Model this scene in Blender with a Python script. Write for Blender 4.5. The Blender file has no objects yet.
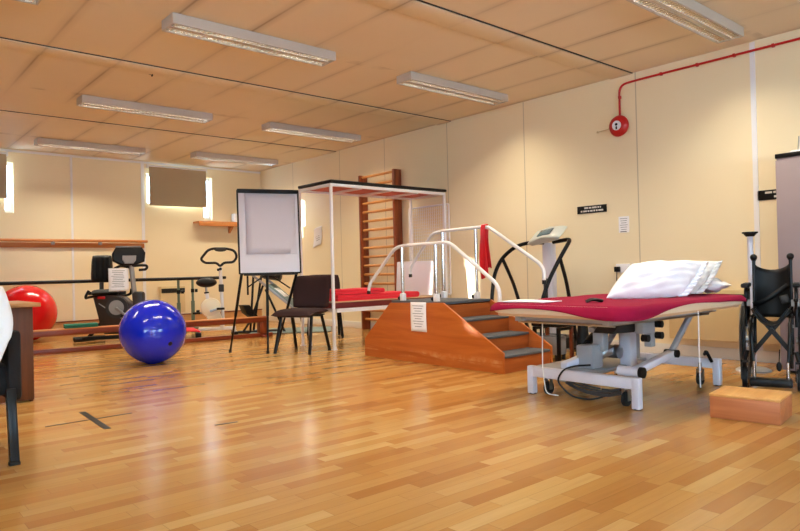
import bpy, bmesh, math, random
from mathutils import Vector, Matrix, Euler
random.seed(7)
C = bpy.context.scene.collection
R = math.radians
V = Vector

# ------------------------------------------------------------------ helpers
def lin(r, g, b):
    f = lambda c: (c / 12.92 if c <= .04045 else ((c + .055) / 1.055) ** 2.4)
    return (f(r / 255), f(g / 255), f(b / 255), 1)

class MB:
    """collects shapes into one mesh"""
    def __init__(self): self.bm = bmesh.new()
    def _new(self, verts, mat=None):
        if mat is not None: bmesh.ops.transform(self.bm, matrix=mat, verts=verts)
    def box(self, c, s, rot=None, bev=0, seg=2):
        r = bmesh.ops.create_cube(self.bm, size=1)
        vs = r['verts']
        bmesh.ops.scale(self.bm, vec=s, verts=vs)
        if bev:
            es = list({e for v in vs for e in v.link_edges})
            rb = bmesh.ops.bevel(self.bm, geom=es, offset=bev, segments=seg, affect='EDGES', profile=.5)
            vs = list({v for f in rb['faces'] for v in f.verts} | {v for v in vs if v.is_valid})
            seen = set(vs); stack = list(vs)
            while stack:
                v = stack.pop()
                for e in v.link_edges:
                    o = e.other_vert(v)
                    if o not in seen: seen.add(o); stack.append(o)
            vs = list(seen)
        m = Matrix.Translation(V(c))
        if rot is not None: m = m @ Euler(rot).to_matrix().to_4x4()
        self._new(vs, m); return self
    def bar(self, p0, p1, w, h, bev=0):
        """rectangular bar from p0 to p1; h is the size in the vertical plane"""
        p0, p1 = V(p0), V(p1); d = p1 - p0; L = d.length; d.normalize()
        up = V((0, 0, 1)) if abs(d.z) < .95 else V((0, 1, 0))
        x = d.cross(up).normalized(); z = x.cross(d).normalized()
        r = bmesh.ops.create_cube(self.bm, size=1); vs = r['verts']
        bmesh.ops.scale(self.bm, vec=(w, L, h), verts=vs)
        if bev:
            es = list({e for v in vs for e in v.link_edges})
            rb = bmesh.ops.bevel(self.bm, geom=es, offset=bev, segments=2, affect='EDGES', profile=.5)
            seen = {v for f in rb['faces'] for v in f.verts}; stack = list(seen)
            while stack:
                v = stack.pop()
                for e in v.link_edges:
                    o = e.other_vert(v)
                    if o not in seen: seen.add(o); stack.append(o)
            vs = list(seen)
        m = Matrix((( x.x, d.x, z.x, 0), (x.y, d.y, z.y, 0), (x.z, d.z, z.z, 0), (0, 0, 0, 1)))
        self._new(vs, Matrix.Translation((p0 + p1) / 2) @ m); return self
    def cyl(self, p0, p1, r0, r1=None, n=16):
        p0, p1 = V(p0), V(p1); d = p1 - p0
        r = bmesh.ops.create_cone(self.bm, cap_ends=True, segments=n, radius1=r0, radius2=r0 if r1 is None else r1, depth=d.length)
        q = V((0, 0, 1)).rotation_difference(d.normalized())
        self._new(r['verts'], Matrix.Translation((p0 + p1) / 2) @ q.to_matrix().to_4x4()); return self
    def sph(self, c, r, s=(1, 1, 1), rot=None, n=24):
        k = bmesh.ops.create_uvsphere(self.bm, u_segments=n, v_segments=max(6, n // 2), radius=r)
        m = Matrix.Translation(V(c))
        if rot is not None: m = m @ Euler(rot).to_matrix().to_4x4()
        self._new(k['verts'], m @ Matrix.Diagonal((*s, 1))); return self
    def tube(self, pts, r, n=10, fil=0, closed=False, flat=1.0):
        P = [V(p) for p in pts]
        if fil:
            Q = []; m = len(P)
            for i, p in enumerate(P):
                if not closed and i in (0, m - 1): Q.append(p); continue
                a, b = P[i - 1], P[(i + 1) % m]
                da, db = a - p, b - p
                t = min(fil, da.length * .45, db.length * .45)
                s, e = p + da.normalized() * t, p + db.normalized() * t
                for k in range(6):
                    u = k / 5; Q.append(s * (1 - u) ** 2 + p * 2 * u * (1 - u) + e * u * u)
            P = Q
        m = len(P); rings = []
        T = []
        for i in range(m):
            if closed: t = P[(i + 1) % m] - P[i - 1]
            else: t = P[min(i + 1, m - 1)] - P[max(i - 1, 0)]
            T.append(t.normalized() if t.length > 1e-9 else V((0, 0, 1)))
        up = V((0, 0, 1)) if abs(T[0].z) < .9 else V((0, 1, 0))
        nrm = (up - T[0] * up.dot(T[0])).normalized()
        for i in range(m):
            if i:
                q = T[i - 1].rotation_difference(T[i]); nrm = (q @ nrm).normalized()
            bn = T[i].cross(nrm)
            rings.append([self.bm.verts.new(P[i] + nrm * (math.cos(6.28318 * k / n) * r) + bn * (math.sin(6.28318 * k / n) * r * flat)) for k in range(n)])
        for i in range(m if closed else m - 1):
            a, b = rings[i], rings[(i + 1) % m]
            for k in range(n): self.bm.faces.new((a[k], a[(k + 1) % n], b[(k + 1) % n], b[k]))
        if not closed:
            self.bm.faces.new(rings[0][::-1]); self.bm.faces.new(rings[-1])
        return self
    def torus(self, c, axis, RR, r, n=40, k=10):
        axis = V(axis).normalized(); u = axis.orthogonal().normalized(); w = axis.cross(u); c = V(c)
        return self.tube([c + u * (RR * math.cos(2 * math.pi * i / n)) + w * (RR * math.sin(2 * math.pi * i / n)) for i in range(n)], r, k, closed=True)
    def lathe(self, prof, c=(0, 0, 0), n=32, axis=None):
        rings = []
        q = V((0, 0, 1)).rotation_difference(V(axis).normalized()).to_matrix() if axis is not None else Matrix.Identity(3)
        for (r, z) in prof:
            if r < 1e-6: rings.append([self.bm.verts.new(V(c) + q @ V((0, 0, z)))])
            else: rings.append([self.bm.verts.new(V(c) + q @ V((r * math.cos(6.283185 * k / n), r * math.sin(6.283185 * k / n), z))) for k in range(n)])
        for a, b in zip(rings, rings[1:]):
            for k in range(n):
                k2 = (k + 1) % n
                if len(a) == 1 and len(b) == 1: continue
                if len(a) == 1: self.bm.faces.new((a[0], b[k2], b[k]))
                elif len(b) == 1: self.bm.faces.new((a[k], a[k2], b[0]))
                else: self.bm.faces.new((a[k], a[k2], b[k2], b[k]))
        return self
    def prism(self, poly, axis, t0, t1, bev=0):
        """poly of 2-D points in the two other axes (in order), extruded along axis from t0 to t1"""
        def pt(p, t): return V((t, p[0], p[1])) if axis == 'x' else V((p[0], t, p[1])) if axis == 'y' else V((p[0], p[1], t))
        a = [self.bm.verts.new(pt(p, t0)) for p in poly]; b = [self.bm.verts.new(pt(p, t1)) for p in poly]
        n = len(poly)
        fs = [self.bm.faces.new(a), self.bm.faces.new(b[::-1])]
        for k in range(n): fs.append(self.bm.faces.new((a[k], b[k], b[(k + 1) % n], a[(k + 1) % n])))
        if bev:
            es = [e for f in fs[:2] for e in f.edges]
            bmesh.ops.bevel(self.bm, geom=list(set(es)), offset=bev, segments=3, affect='EDGES', profile=.5)
        return self
    def grid(self, fn, nu, nv, closed_u=False):
        g = [[self.bm.verts.new(V(fn(i / nu, j / nv))) for j in range(nv + 1)] for i in range(nu + (0 if closed_u else 1))]
        m = len(g)
        for i in range(nu):
            for j in range(nv):
                self.bm.faces.new((g[i][j], g[(i + 1) % m][j], g[(i + 1) % m][j + 1], g[i][j + 1]))
        return self
    def xf(self, m):
        bmesh.ops.transform(self.bm, matrix=m, verts=self.bm.verts[:]); return self

def obj(name, mb, mat, parent=None, world=True, sharp=38, thick=0):
    """link the collected shapes as one mesh object; world coordinates are turned into the parent's"""
    bm = mb.bm
    bmesh.ops.recalc_face_normals(bm, faces=bm.faces[:])
    for f in bm.faces: f.smooth = True
    lim = R(sharp)
    for e in bm.edges:
        e.smooth = not (len(e.link_faces) == 2 and e.calc_face_angle(0) > lim)
    me = bpy.data.meshes.new(name)
    if parent is not None and world:
        bmesh.ops.transform(bm, matrix=parent_world(parent).inverted(), verts=bm.verts[:])
    bm.to_mesh(me); bm.free()
    me.materials.append(mat)
    o = bpy.data.objects.new(name, me); C.objects.link(o)
    if parent is not None: o.parent = parent
    if thick:
        s = o.modifiers.new('thickness', 'SOLIDIFY'); s.thickness = thick; s.offset = 0
    return o

def parent_world(o):
    m = Matrix.Translation(o.location) @ o.rotation_euler.to_matrix().to_4x4()
    return (parent_world(o.parent) @ m) if o.parent is not None else m

def tag(o, label, cat, group=None, kind=None):
    if label: o['label'] = label
    if cat: o['category'] = cat
    if group: o['group'] = group
    if kind: o['kind'] = kind
    return o

def thing(name, label, cat, loc=(0, 0, 0), rz=0, group=None):
    o = bpy.data.objects.new(name, None); C.objects.link(o)
    o.empty_display_size = .1
    o.location = loc; o.rotation_euler = (0, 0, rz)
    return tag(o, label, cat, group)

def struct(name, mb, mat, parent=None, **k):
    o = obj(name, mb, mat, parent, **k)
    if parent is None: o['kind'] = 'structure'
    return o

def dup(src, loc, rz, label, group=None):
    r = src.copy(); C.objects.link(r); r.location = loc; r.rotation_euler = (0, 0, rz)
    r['label'] = label
    if group: r['group'] = group
    def kids(a, b):
        for ch in list(a.children):
            c = ch.copy(); C.objects.link(c); c.parent = b; kids(ch, c)
    kids(src, r)
    return r

# ------------------------------------------------------------------ materials
def nt(name):
    m = bpy.data.materials.new(name); m.use_nodes = True
    t = m.node_tree; b = t.nodes['Principled BSDF']
    return m, t, b

def N(t, kind, **kw):
    n = t.nodes.new(kind)
    for k, v in kw.items():
        if k == 'in_':
            for i, x in v.items(): n.inputs[i].default_value = x
        else: setattr(n, k, v)
    return n

def math_(t, op, a, b=None, clamp=False):
    n = t.nodes.new('ShaderNodeMath'); n.operation = op; n.use_clamp = clamp
    for i, x in enumerate((a, b)):
        if x is None: continue
        if isinstance(x, (int, float)): n.inputs[i].default_value = x
        else: t.links.new(x, n.inputs[i])
    return n.outputs[0]

def mixc(t, fac, a, b):
    n = t.nodes.new('ShaderNodeMix'); n.data_type = 'RGBA'
    for s, x in ((n.inputs[0], fac), (n.inputs[6], a), (n.inputs[7], b)):
        if isinstance(x, (int, float, tuple)): s.default_value = x
        else: t.links.new(x, s)
    return n.outputs[2]

def mat(name, col, rough=.5, metal=0, var=.08, scale=12, spec=.5, bump=0, bscale=60, sheen=0, coat=0, emit=None):
    m, t, b = nt(name)
    tc = N(t, 'ShaderNodeTexCoord')
    nz = N(t, 'ShaderNodeTexNoise', in_={'Scale': scale, 'Detail': 4})
    t.links.new(tc.outputs['Object'], nz.inputs['Vector'])
    d = tuple(c * (1 - var) for c in col[:3]) + (1,); l = tuple(min(1, c * (1 + var)) for c in col[:3]) + (1,)
    t.links.new(mixc(t, nz.outputs['Fac'], d, l), b.inputs['Base Color'])
    b.inputs['Roughness'].default_value = rough; b.inputs['Metallic'].default_value = metal
    b.inputs['Specular IOR Level'].default_value = spec
    if sheen: b.inputs['Sheen Weight'].default_value = sheen
    if coat: b.inputs['Coat Weight'].default_value = coat
    if bump:
        n2 = N(t, 'ShaderNodeTexNoise', in_={'Scale': bscale, 'Detail': 3})
        t.links.new(tc.outputs['Object'], n2.inputs['Vector'])
        bp = N(t, 'ShaderNodeBump', in_={'Strength': bump, 'Distance': .004})
        t.links.new(n2.outputs['Fac'], bp.inputs['Height']); t.links.new(bp.outputs['Normal'], b.inputs['Normal'])
    if emit:
        b.inputs['Emission Color'].default_value = emit[0]; b.inputs['Emission Strength'].default_value = emit[1]
    return m

def wood(name, dark, light, axis=0, rough=.35, k=1.0, worn=None):
    m, t, b = nt(name)
    tc = N(t, 'ShaderNodeTexCoord')
    mp = N(t, 'ShaderNodeMapping')
    s = [22 * k, 22 * k, 22 * k]; s[axis] = 1.6 * k
    mp.inputs['Scale'].default_value = s
    t.links.new(tc.outputs['Object'], mp.inputs['Vector'])
    nz = N(t, 'ShaderNodeTexNoise', in_={'Scale': 1.0, 'Detail': 6, 'Roughness': .6, 'Distortion': .6})
    t.links.new(mp.outputs['Vector'], nz.inputs['Vector'])
    rp = N(t, 'ShaderNodeValToRGB')
    rp.color_ramp.elements[0].position = .3; rp.color_ramp.elements[1].position = .72
    rp.color_ramp.elements[0].color = dark; rp.color_ramp.elements[1].color = light
    t.links.new(nz.outputs['Fac'], rp.inputs['Fac'])
    out = rp.outputs['Color']
    if worn:
        n2 = N(t, 'ShaderNodeTexNoise', in_={'Scale': 5, 'Detail': 5, 'Roughness': .7})
        t.links.new(tc.outputs['Object'], n2.inputs['Vector'])
        sp = N(t, 'ShaderNodeSeparateXYZ'); t.links.new(tc.outputs['Object'], sp.inputs['Vector'])
        low = math_(t, 'SUBTRACT', 1, math_(t, 'MULTIPLY', math_(t, 'ABSOLUTE', math_(t, 'SUBTRACT', sp.outputs['Z'], .085)), 22), True)
        f = math_(t, 'MULTIPLY', low, math_(t, 'GREATER_THAN', nz.outputs['Fac'], .5))
        f = math_(t, 'MULTIPLY', f, math_(t, 'MULTIPLY', math_(t, 'SUBTRACT', n2.outputs['Fac'], .45), 5, True))
        out = mixc(t, f, out, worn)
    t.links.new(out, b.inputs['Base Color'])
    b.inputs['Roughness'].default_value = rough
    return m

def joints(t, coord, xs, w):
    """0..1 mask of thin lines at the given positions along a coordinate"""
    acc = None
    for x in xs:
        f = math_(t, 'LESS_THAN', math_(t, 'ABSOLUTE', math_(t, 'SUBTRACT', coord, x)), w)
        acc = f if acc is None else math_(t, 'MAXIMUM', acc, f)
    return acc

def wall_mat(name, axis, xs):
    m, t, b = nt(name)
    tc = N(t, 'ShaderNodeTexCoord'); sp = N(t, 'ShaderNodeSeparateXYZ')
    t.links.new(tc.outputs['Object'], sp.inputs['Vector'])
    nz = N(t, 'ShaderNodeTexNoise', in_={'Scale': .8, 'Detail': 3}); t.links.new(tc.outputs['Object'], nz.inputs['Vector'])
    base = mixc(t, nz.outputs['Fac'], lin(234, 217, 180), lin(240, 226, 194))
    j = joints(t, sp.outputs[axis], xs, .006)
    t.links.new(mixc(t, math_(t, 'MULTIPLY', j, .45), base, lin(120, 105, 80)), b.inputs['Base Color'])
    b.inputs['Roughness'].default_value = .38; b.inputs['Specular IOR Level'].default_value = .4
    return m

def ceiling_mat():
    m, t, b = nt('ceiling_tiles')
    tc = N(t, 'ShaderNodeTexCoord'); sp = N(t, 'ShaderNodeSeparateXYZ')
    t.links.new(tc.outputs['Object'], sp.inputs['Vector'])
    n1 = N(t, 'ShaderNodeTexNoise', in_={'Scale': .9, 'Detail': 4, 'Roughness': .6}); t.links.new(tc.outputs['Object'], n1.inputs['Vector'])
    base = mixc(t, n1.outputs['Fac'], lin(224, 206, 178), lin(234, 219, 194))
    # tile joints every 0.59 m along x, fainter cross joints along y, some dirtier than others
    xj = math_(t, 'PINGPONG', math_(t, 'ADD', sp.outputs['X'], 59 - 3.72), .295)
    lx = math_(t, 'SUBTRACT', 1, math_(t, 'MULTIPLY', xj, 1 / .016), True)
    soft = math_(t, 'SUBTRACT', 1, math_(t, 'MULTIPLY', xj, 1 / .07), True)
    n2 = N(t, 'ShaderNodeTexNoise', in_={'Scale': .7, 'Detail': 2}); t.links.new(tc.outputs['Object'], n2.inputs['Vector'])
    dirt = math_(t, 'MULTIPLY', math_(t, 'SUBTRACT', n2.outputs['Fac'], .33), 3.2, True)
    yj = joints(t, sp.outputs['Y'], [-.4, 2.2, 4.8, 7.35, 9.9], .05)
    n3 = N(t, 'ShaderNodeTexNoise', in_={'Scale': 3.5, 'Detail': 3}); t.links.new(tc.outputs['Object'], n3.inputs['Vector'])
    f = math_(t, 'ADD', math_(t, 'MULTIPLY', lx, .36), math_(t, 'MULTIPLY', soft, .34))
    f = math_(t, 'MULTIPLY', f, dirt)
    f = math_(t, 'ADD', f, math_(t, 'MULTIPLY', yj, math_(t, 'MULTIPLY', math_(t, 'SUBTRACT', n3.outputs['Fac'], .5), 1.6, True)))
    t.links.new(mixc(t, f, base, lin(128, 96, 62)), b.inputs['Base Color'])
    b.inputs['Roughness'].default_value = .55; b.inputs['Specular IOR Level'].default_value = .3
    return m

def floor_mat():
    m, t, b = nt('floor_planks')
    tc = N(t, 'ShaderNodeTexCoord'); sp = N(t, 'ShaderNodeSeparateXYZ')
    t.links.new(tc.outputs['Object'], sp.inputs['Vector'])
    x, y = sp.outputs['X'], sp.outputs['Y']
    rw = .072; L = .42
    row = math_(t, 'FLOOR', math_(t, 'MULTIPLY', y, 1 / rw))
    wn = N(t, 'ShaderNodeTexWhiteNoise', noise_dimensions='1D'); t.links.new(row, wn.inputs['W'])
    xs = math_(t, 'ADD', math_(t, 'MULTIPLY', x, 1 / L), math_(t, 'MULTIPLY', wn.outputs['Value'], 7.3))
    cell = math_(t, 'FLOOR', xs)
    cb = N(t, 'ShaderNodeCombineXYZ'); t.links.new(row, cb.inputs['X']); t.links.new(cell, cb.inputs['Y'])
    w2 = N(t, 'ShaderNodeTexWhiteNoise', noise_dimensions='2D'); t.links.new(cb.outputs[0], w2.inputs['Vector'])
    rp = N(t, 'ShaderNodeValToRGB'); e = rp.color_ramp.elements
    e[0].position = 0; e[0].color = lin(164, 112, 56)
    e[1].position = 1; e[1].color = lin(198, 160, 100)
    for p, c in ((.25, lin(176, 126, 66)), (.6, lin(188, 142, 80)), (.8, lin(184, 138, 78))):
        k = e.new(p); k.color = c
    t.links.new(w2.outputs['Value'], rp.inputs['Fac'])
    mp = N(t, 'ShaderNodeMapping'); mp.inputs['Scale'].default_value = (2.5, 45, 1); t.links.new(tc.outputs['Object'], mp.inputs['Vector'])
    ad = N(t, 'ShaderNodeVectorMath', operation='ADD'); t.links.new(mp.outputs[0], ad.inputs[0]); t.links.new(w2.outputs['Color'], ad.inputs[1])
    g = N(t, 'ShaderNodeTexNoise', in_={'Scale': 1, 'Detail': 6, 'Roughness': .62, 'Distortion': .5}); t.links.new(ad.outputs[0], g.inputs['Vector'])
    gf = math_(t, 'MULTIPLY', math_(t, 'SUBTRACT', g.outputs['Fac'], .42), 1.6, True)
    col = mixc(t, math_(t, 'MULTIPLY', gf, .4), rp.outputs['Color'], lin(136, 88, 42))
    # hairline seams
    fy = math_(t, 'PINGPONG', y, rw / 2); fx = math_(t, 'PINGPONG', xs, .5)
    seam = math_(t, 'MAXIMUM', math_(t, 'LESS_THAN', fy, .0012), math_(t, 'LESS_THAN', fx, .003))
    col = mixc(t, math_(t, 'MULTIPLY', seam, .35), col, lin(90, 54, 28))
    t.links.new(col, b.inputs['Base Color'])
    n4 = N(t, 'ShaderNodeTexNoise', in_={'Scale': 2.2, 'Detail': 3}); t.links.new(tc.outputs['Object'], n4.inputs['Vector'])
    t.links.new(math_(t, 'ADD', .17, math_(t, 'MULTIPLY', n4.outputs['Fac'], .06)), b.inputs['Roughness'])
    b.inputs['Specular IOR Level'].default_value = .5
    n5 = N(t, 'ShaderNodeTexNoise', in_={'Scale': 26, 'Detail': 3}); t.links.new(tc.outputs['Object'], n5.inputs['Vector'])
    bp = N(t, 'ShaderNodeBump', in_={'Strength': .03, 'Distance': .002}); t.links.new(n5.outputs['Fac'], bp.inputs['Height'])
    t.links.new(bp.outputs['Normal'], b.inputs['Normal'])
    return m

def glass_mat():
    m, t, b = nt('window_glass')
    o = t.nodes['Material Output']
    tr = N(t, 'ShaderNodeBsdfTransparent'); gl = N(t, 'ShaderNodeBsdfGlossy', in_={'Roughness': .02})
    tr.inputs['Color'].default_value = (.95, .97, .97, 1)
    mx = N(t, 'ShaderNodeMixShader', in_={0: .06})
    t.links.new(tr.outputs[0], mx.inputs[1]); t.links.new(gl.outputs[0], mx.inputs[2]); t.links.new(mx.outputs[0], o.inputs['Surface'])
    return m

def blind_mat():
    m, t, b = nt('blind_fabric')
    o = t.nodes['Material Output']
    b.inputs['Base Color'].default_value = lin(178, 162, 134); b.inputs['Roughness'].default_value = .9
    tl = N(t, 'ShaderNodeBsdfTranslucent'); tl.inputs['Color'].default_value = lin(150, 130, 100)
    mx = N(t, 'ShaderNodeMixShader', in_={0: .03})
    t.links.new(b.outputs[0], mx.inputs[1]); t.links.new(tl.outputs[0], mx.inputs[2]); t.links.new(mx.outputs[0], o.inputs['Surface'])
    return m

def emit_mat(name, col, s):
    m, t, b = nt(name)
    b.inputs['Base Color'].default_value = (.9, .9, .9, 1)
    b.inputs['Emission Color'].default_value = col; b.inputs['Emission Strength'].default_value = s
    return m

M = dict(
    black=mat('black_plastic', lin(15, 14, 15), .42, spec=.28, var=.15),
    black_metal=mat('black_enamel', lin(13, 12, 13), .32, spec=.28, var=.1),
    blackfab=mat('black_upholstery', lin(18, 14, 16), .85, var=.2, scale=80, bump=.25, bscale=200),
    maroonfab=mat('dark_maroon_upholstery', lin(46, 20, 21), .9, var=.25, scale=90, bump=.3, bscale=220),
    vinyl_black=mat('black_vinyl', lin(16, 16, 17), .5, spec=.28, var=.1, bump=.15),
    chrome=mat('chrome_tube', lin(205, 205, 208), .16, 1, var=.03),
    steel=mat('brushed_steel', lin(170, 172, 175), .32, 1, var=.06),
    white_metal=mat('white_enamel', lin(232, 230, 234), .3, var=.02),
    lilac_metal=mat('pale_grey_enamel', lin(214, 214, 228), .3, var=.03),
    grey_metal=mat('grey_enamel', lin(158, 160, 165), .38, var=.05),
    fixture=mat('fixture_enamel', lin(192, 184, 176), .4, var=.02),
    louvre=mat('satin_louvre', lin(226, 224, 218), .22, .92, var=.02),
    greyplast=mat('grey_plastic', lin(150, 150, 150), .45, var=.05),
    darkgrey=mat('dark_grey_plastic', lin(44, 41, 41), .45, var=.1),
    bikebody=mat('charcoal_brown_shroud', lin(48, 38, 36), .4, var=.1),
    cream_plast=mat('cream_plastic', lin(234, 224, 196), .35, var=.03),
    green_metal=mat('grey_green_enamel', lin(96, 116, 100), .4, var=.06),
    redball=mat('red_rubber', lin(222, 14, 24), .18, var=.03, coat=.3),
    blueball=mat('blue_rubber', lin(2, 34, 200), .16, var=.03, coat=.3),
    red=mat('red_enamel', lin(190, 22, 24), .35, var=.05),
    redmat=mat('red_foam_mat', lin(224, 34, 56), .6, var=.05, bump=.15),
    redband=mat('red_latex', lin(214, 12, 30), .45, var=.05),
    crimson=mat('crimson_sheet', lin(140, 13, 54), .85, var=.1, scale=25, bump=.3, bscale=90, spec=.15),
    pad=mat('beige_vinyl', lin(226, 204, 176), .5, var=.03),
    padside=mat('tan_board', lin(206, 168, 130), .5, var=.05),
    plinthpad=mat('dark_red_vinyl', lin(110, 30, 34), .5, var=.1),
    canopyred=mat('red_brown_board', lin(190, 92, 78), .55, var=.12, scale=6),
    pillow=mat('white_cotton', lin(238, 238, 246), .85, var=.02, bump=.15, bscale=300),
    pillow2=mat('pale_grey_cotton', lin(214, 214, 216), .85, var=.03, bump=.15, bscale=300),
    paper=mat('paper', lin(240, 240, 244), .8, var=.02),
    ink=mat('printed_ink', lin(120, 120, 130), .8),
    whiteink=mat('white_lettering', lin(214, 206, 196), .7),
    board=mat('whiteboard', lin(216, 212, 222), .28, var=.01),
    flip=mat('flip_paper', lin(204, 200, 212), .75, var=.02),
    carpet=mat('grey_carpet', lin(84, 86, 92), .95, var=.3, scale=160, bump=.6, bscale=300),
    cabinet=mat('mauve_grey_steel', lin(152, 136, 140), .5, var=.03),
    cloth=mat('white_cloth', lin(236, 236, 240), .85, var=.03, bump=.3, bscale=50),
    green=mat('green_foam', lin(10, 108, 88), .65, var=.08),
    tealmat=mat('grey_teal_mat', lin(128, 146, 144), .75, var=.08),
    heater=mat('cream_heater', lin(214, 192, 148), .45, var=.03),
    grille=mat('dark_grille', lin(34, 30, 28), .6),
    skirt=mat('white_skirting', lin(222, 218, 210), .5, var=.03),
    cover=mat('white_cover_strip', lin(232, 232, 236), .45, var=.02),
    rubber=mat('black_rubber', lin(18, 18, 18), .7),
    cable=mat('grey_cable', lin(70, 68, 70), .5),
    white_cord=mat('white_cord', lin(240, 240, 240), .6),
    tape=mat('dark_tape', lin(26, 21, 16), .6, var=.15),
    screen=mat('console_screen', lin(90, 110, 120), .15, var=.3, scale=40),
    console=mat('silver_plastic', lin(186, 190, 184), .35, var=.05),
    mahog=wood('mahogany', lin(88, 30, 14), lin(146, 62, 30), 0, .35),
    mahogz=wood('mahogany_upright', lin(96, 36, 14), lin(158, 76, 34), 2, .35),
    rung=wood('pale_rung', lin(182, 116, 54), lin(222, 160, 92), 1, .4),
    rail=wood('orange_pine', lin(176, 100, 44), lin(214, 142, 76), 0, .4),
    stair=wood('stair_plywood', lin(166, 78, 22), lin(198, 108, 44), 1, .32, .7, worn=lin(206, 150, 96)),
    stairx=wood('stair_riser_ply', lin(150, 70, 24), lin(186, 98, 42), 0, .35, .7),
    desk=wood('desk_walnut', lin(74, 38, 18), lin(112, 62, 32), 2, .4),
    desktop=wood('desk_top_wood', lin(150, 104, 62), lin(190, 144, 96), 0, .3),
    boxtop=wood('step_top_ply', lin(196, 138, 70), lin(224, 170, 98), 0, .5),
    boxside=wood('step_side_ply', lin(168, 96, 54), lin(196, 124, 76), 1, .5),
    skirtwood=wood('skirting_wood', lin(196, 140, 84), lin(216, 166, 108), 0, .45),
    floor=floor_mat(), ceil=ceiling_mat(), glass=glass_mat(), blind=blind_mat(),
    tube=emit_mat('fluorescent_tube', (1.0, .95, .86, 1), 26),
)

# ------------------------------------------------------------------ the room
XR, YB, XL, YF, H = 6.10, 11.0, -3.4, -3.0, 2.80
struct('floor', MB().box(((XL + XR) / 2, (YB + YF) / 2, -.05), (XR - XL + .4, YB - YF + .4, .1)), M['floor'])
struct('ceiling', MB().box(((XL + XR) / 2, (YB + YF) / 2, H + .05), (XR - XL + .4, YB - YF + .4, .1)), M['ceil'])
WJ_R = [9.86, 8.46, 7.34, 6.05, 4.79, 3.38, 1.1, -.1, -1.4]
M['wall_r'] = wall_mat('wall_panels_side', 'Y', WJ_R)
M['wall_b'] = wall_mat('wall_panels_end', 'X', [1.7, .5, -.7, -1.9])
struct('wall_right', MB().box((XR + .06, (YB + YF) / 2, H / 2), (.12, YB - YF + .24, H)), M['wall_r'])

def holed(y0, y1, holes, zb, zt):
    """a wall between y0 and y1 with openings given as (x0, x1) from zb to zt"""
    b = MB(); yc, d = (y0 + y1) / 2, y1 - y0
    b.box(((XL + XR) / 2, yc, zb / 2), (XR - XL, d, zb))
    b.box(((XL + XR) / 2, yc, (zt + H) / 2), (XR - XL, d, H - zt))
    xs = [XL] + [v for h in sorted(holes) for v in h] + [XR]
    for i in range(0, len(xs), 2):
        b.box(((xs[i] + xs[i + 1]) / 2, yc, (zb + zt) / 2), (xs[i + 1] - xs[i], d, zt - zb))
    return b
ZB, ZT = 1.86, 2.60
BACK = [(3.96, 5.12), (.78, 2.02), (-2.65, -1.395)]
BLIND_END = (4.985, 1.925, -1.425)
struct('wall_back', holed(YB, YB + .12, BACK, ZB, ZT), M['wall_b'])
FRONT = [(-1.2, .6), (2.2, 4.0)]
SIDE = [(-2.7, -1.0), (-.5, 1.2)]
struct('wall_front', holed(YF - .12, YF, FRONT, 1.0, 2.2), M['wall_b'])

wl_ = MB(); xc = XL - .06
wl_.box((xc, (YB + YF) / 2, .5), (.12, YB - YF + .24, 1.0)).box((xc, (YB + YF) / 2, (2.2 + H) / 2), (.12, YB - YF + .24, H - 2.2))
ys = [YF - .12] + [v for h in SIDE for v in h] + [YB + .12]
for i in range(0, len(ys), 2): wl_.box((xc, (ys[i] + ys[i + 1]) / 2, 1.6), (.12, ys[i + 1] - ys[i], 1.2))
struct('wall_left', wl_, M['wall_r'])
def side_window(n, y0, y1, z0, z1):
    fr = MB(); w = .045; xc = XL - .08
    for yy in (y0 + w / 2, y1 - w / 2): fr.box((xc, yy, (z0 + z1) / 2), (.05, w, z1 - z0))
    for zz in (z0 + w / 2, z1 - w / 2): fr.box((xc, (y0 + y1) / 2, zz), (.05, y1 - y0 - 2 * w, w))
    o = struct('window_%d' % n, fr, M['white_metal'])
    obj('glass_pane', MB().box((xc, (y0 + y1) / 2, (z0 + z1) / 2), (.006, y1 - y0 - 2 * w, z1 - z0 - 2 * w)), M['glass'], o)
for i, (a, b) in enumerate(SIDE): side_window(i + 6, a, b, 1.0, 2.2)

def window(n, x0, x1, z0, z1, y, s):
    fr = MB(); w = .045
    yc = y + s * .08
    for xx in (x0 + w / 2, x1 - w / 2): fr.box((xx, yc, (z0 + z1) / 2), (w, .05, z1 - z0))
    for zz in (z0 + w / 2, z1 - w / 2): fr.box(((x0 + x1) / 2, yc, zz), (x1 - x0 - 2 * w, .05, w))
    o = struct('window_%d' % n, fr, M['white_metal'])
    obj('glass_pane', MB().box(((x0 + x1) / 2, yc, (z0 + z1) / 2), (x1 - x0 - 2 * w, .006, z1 - z0 - 2 * w)), M['glass'], o)
for i, (a, b) in enumerate(BACK): window(i + 1, a, b, ZB, ZT, YB, 1)
for i, (a, b) in enumerate(BACK):
    # the lower half of each opening is closed by a cream board, short of the jamb like the blind, except the third
    x1, zt = (b, 2.40) if i == 2 else (BLIND_END[i] - .02, 2.10)  # third window's unseen board is added height and width, trimming the sunbeam
    obj('infill_board', MB().box(((a + x1) / 2, YB + .02, (ZB + zt) / 2), (x1 - a, .024, zt - ZB)), M['wall_b'], bpy.data.objects['window_%d' % (i + 1)])
for i, (a, b) in enumerate(FRONT): window(i + 4, a, b, 1.0, 2.2, YF, -1)

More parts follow.
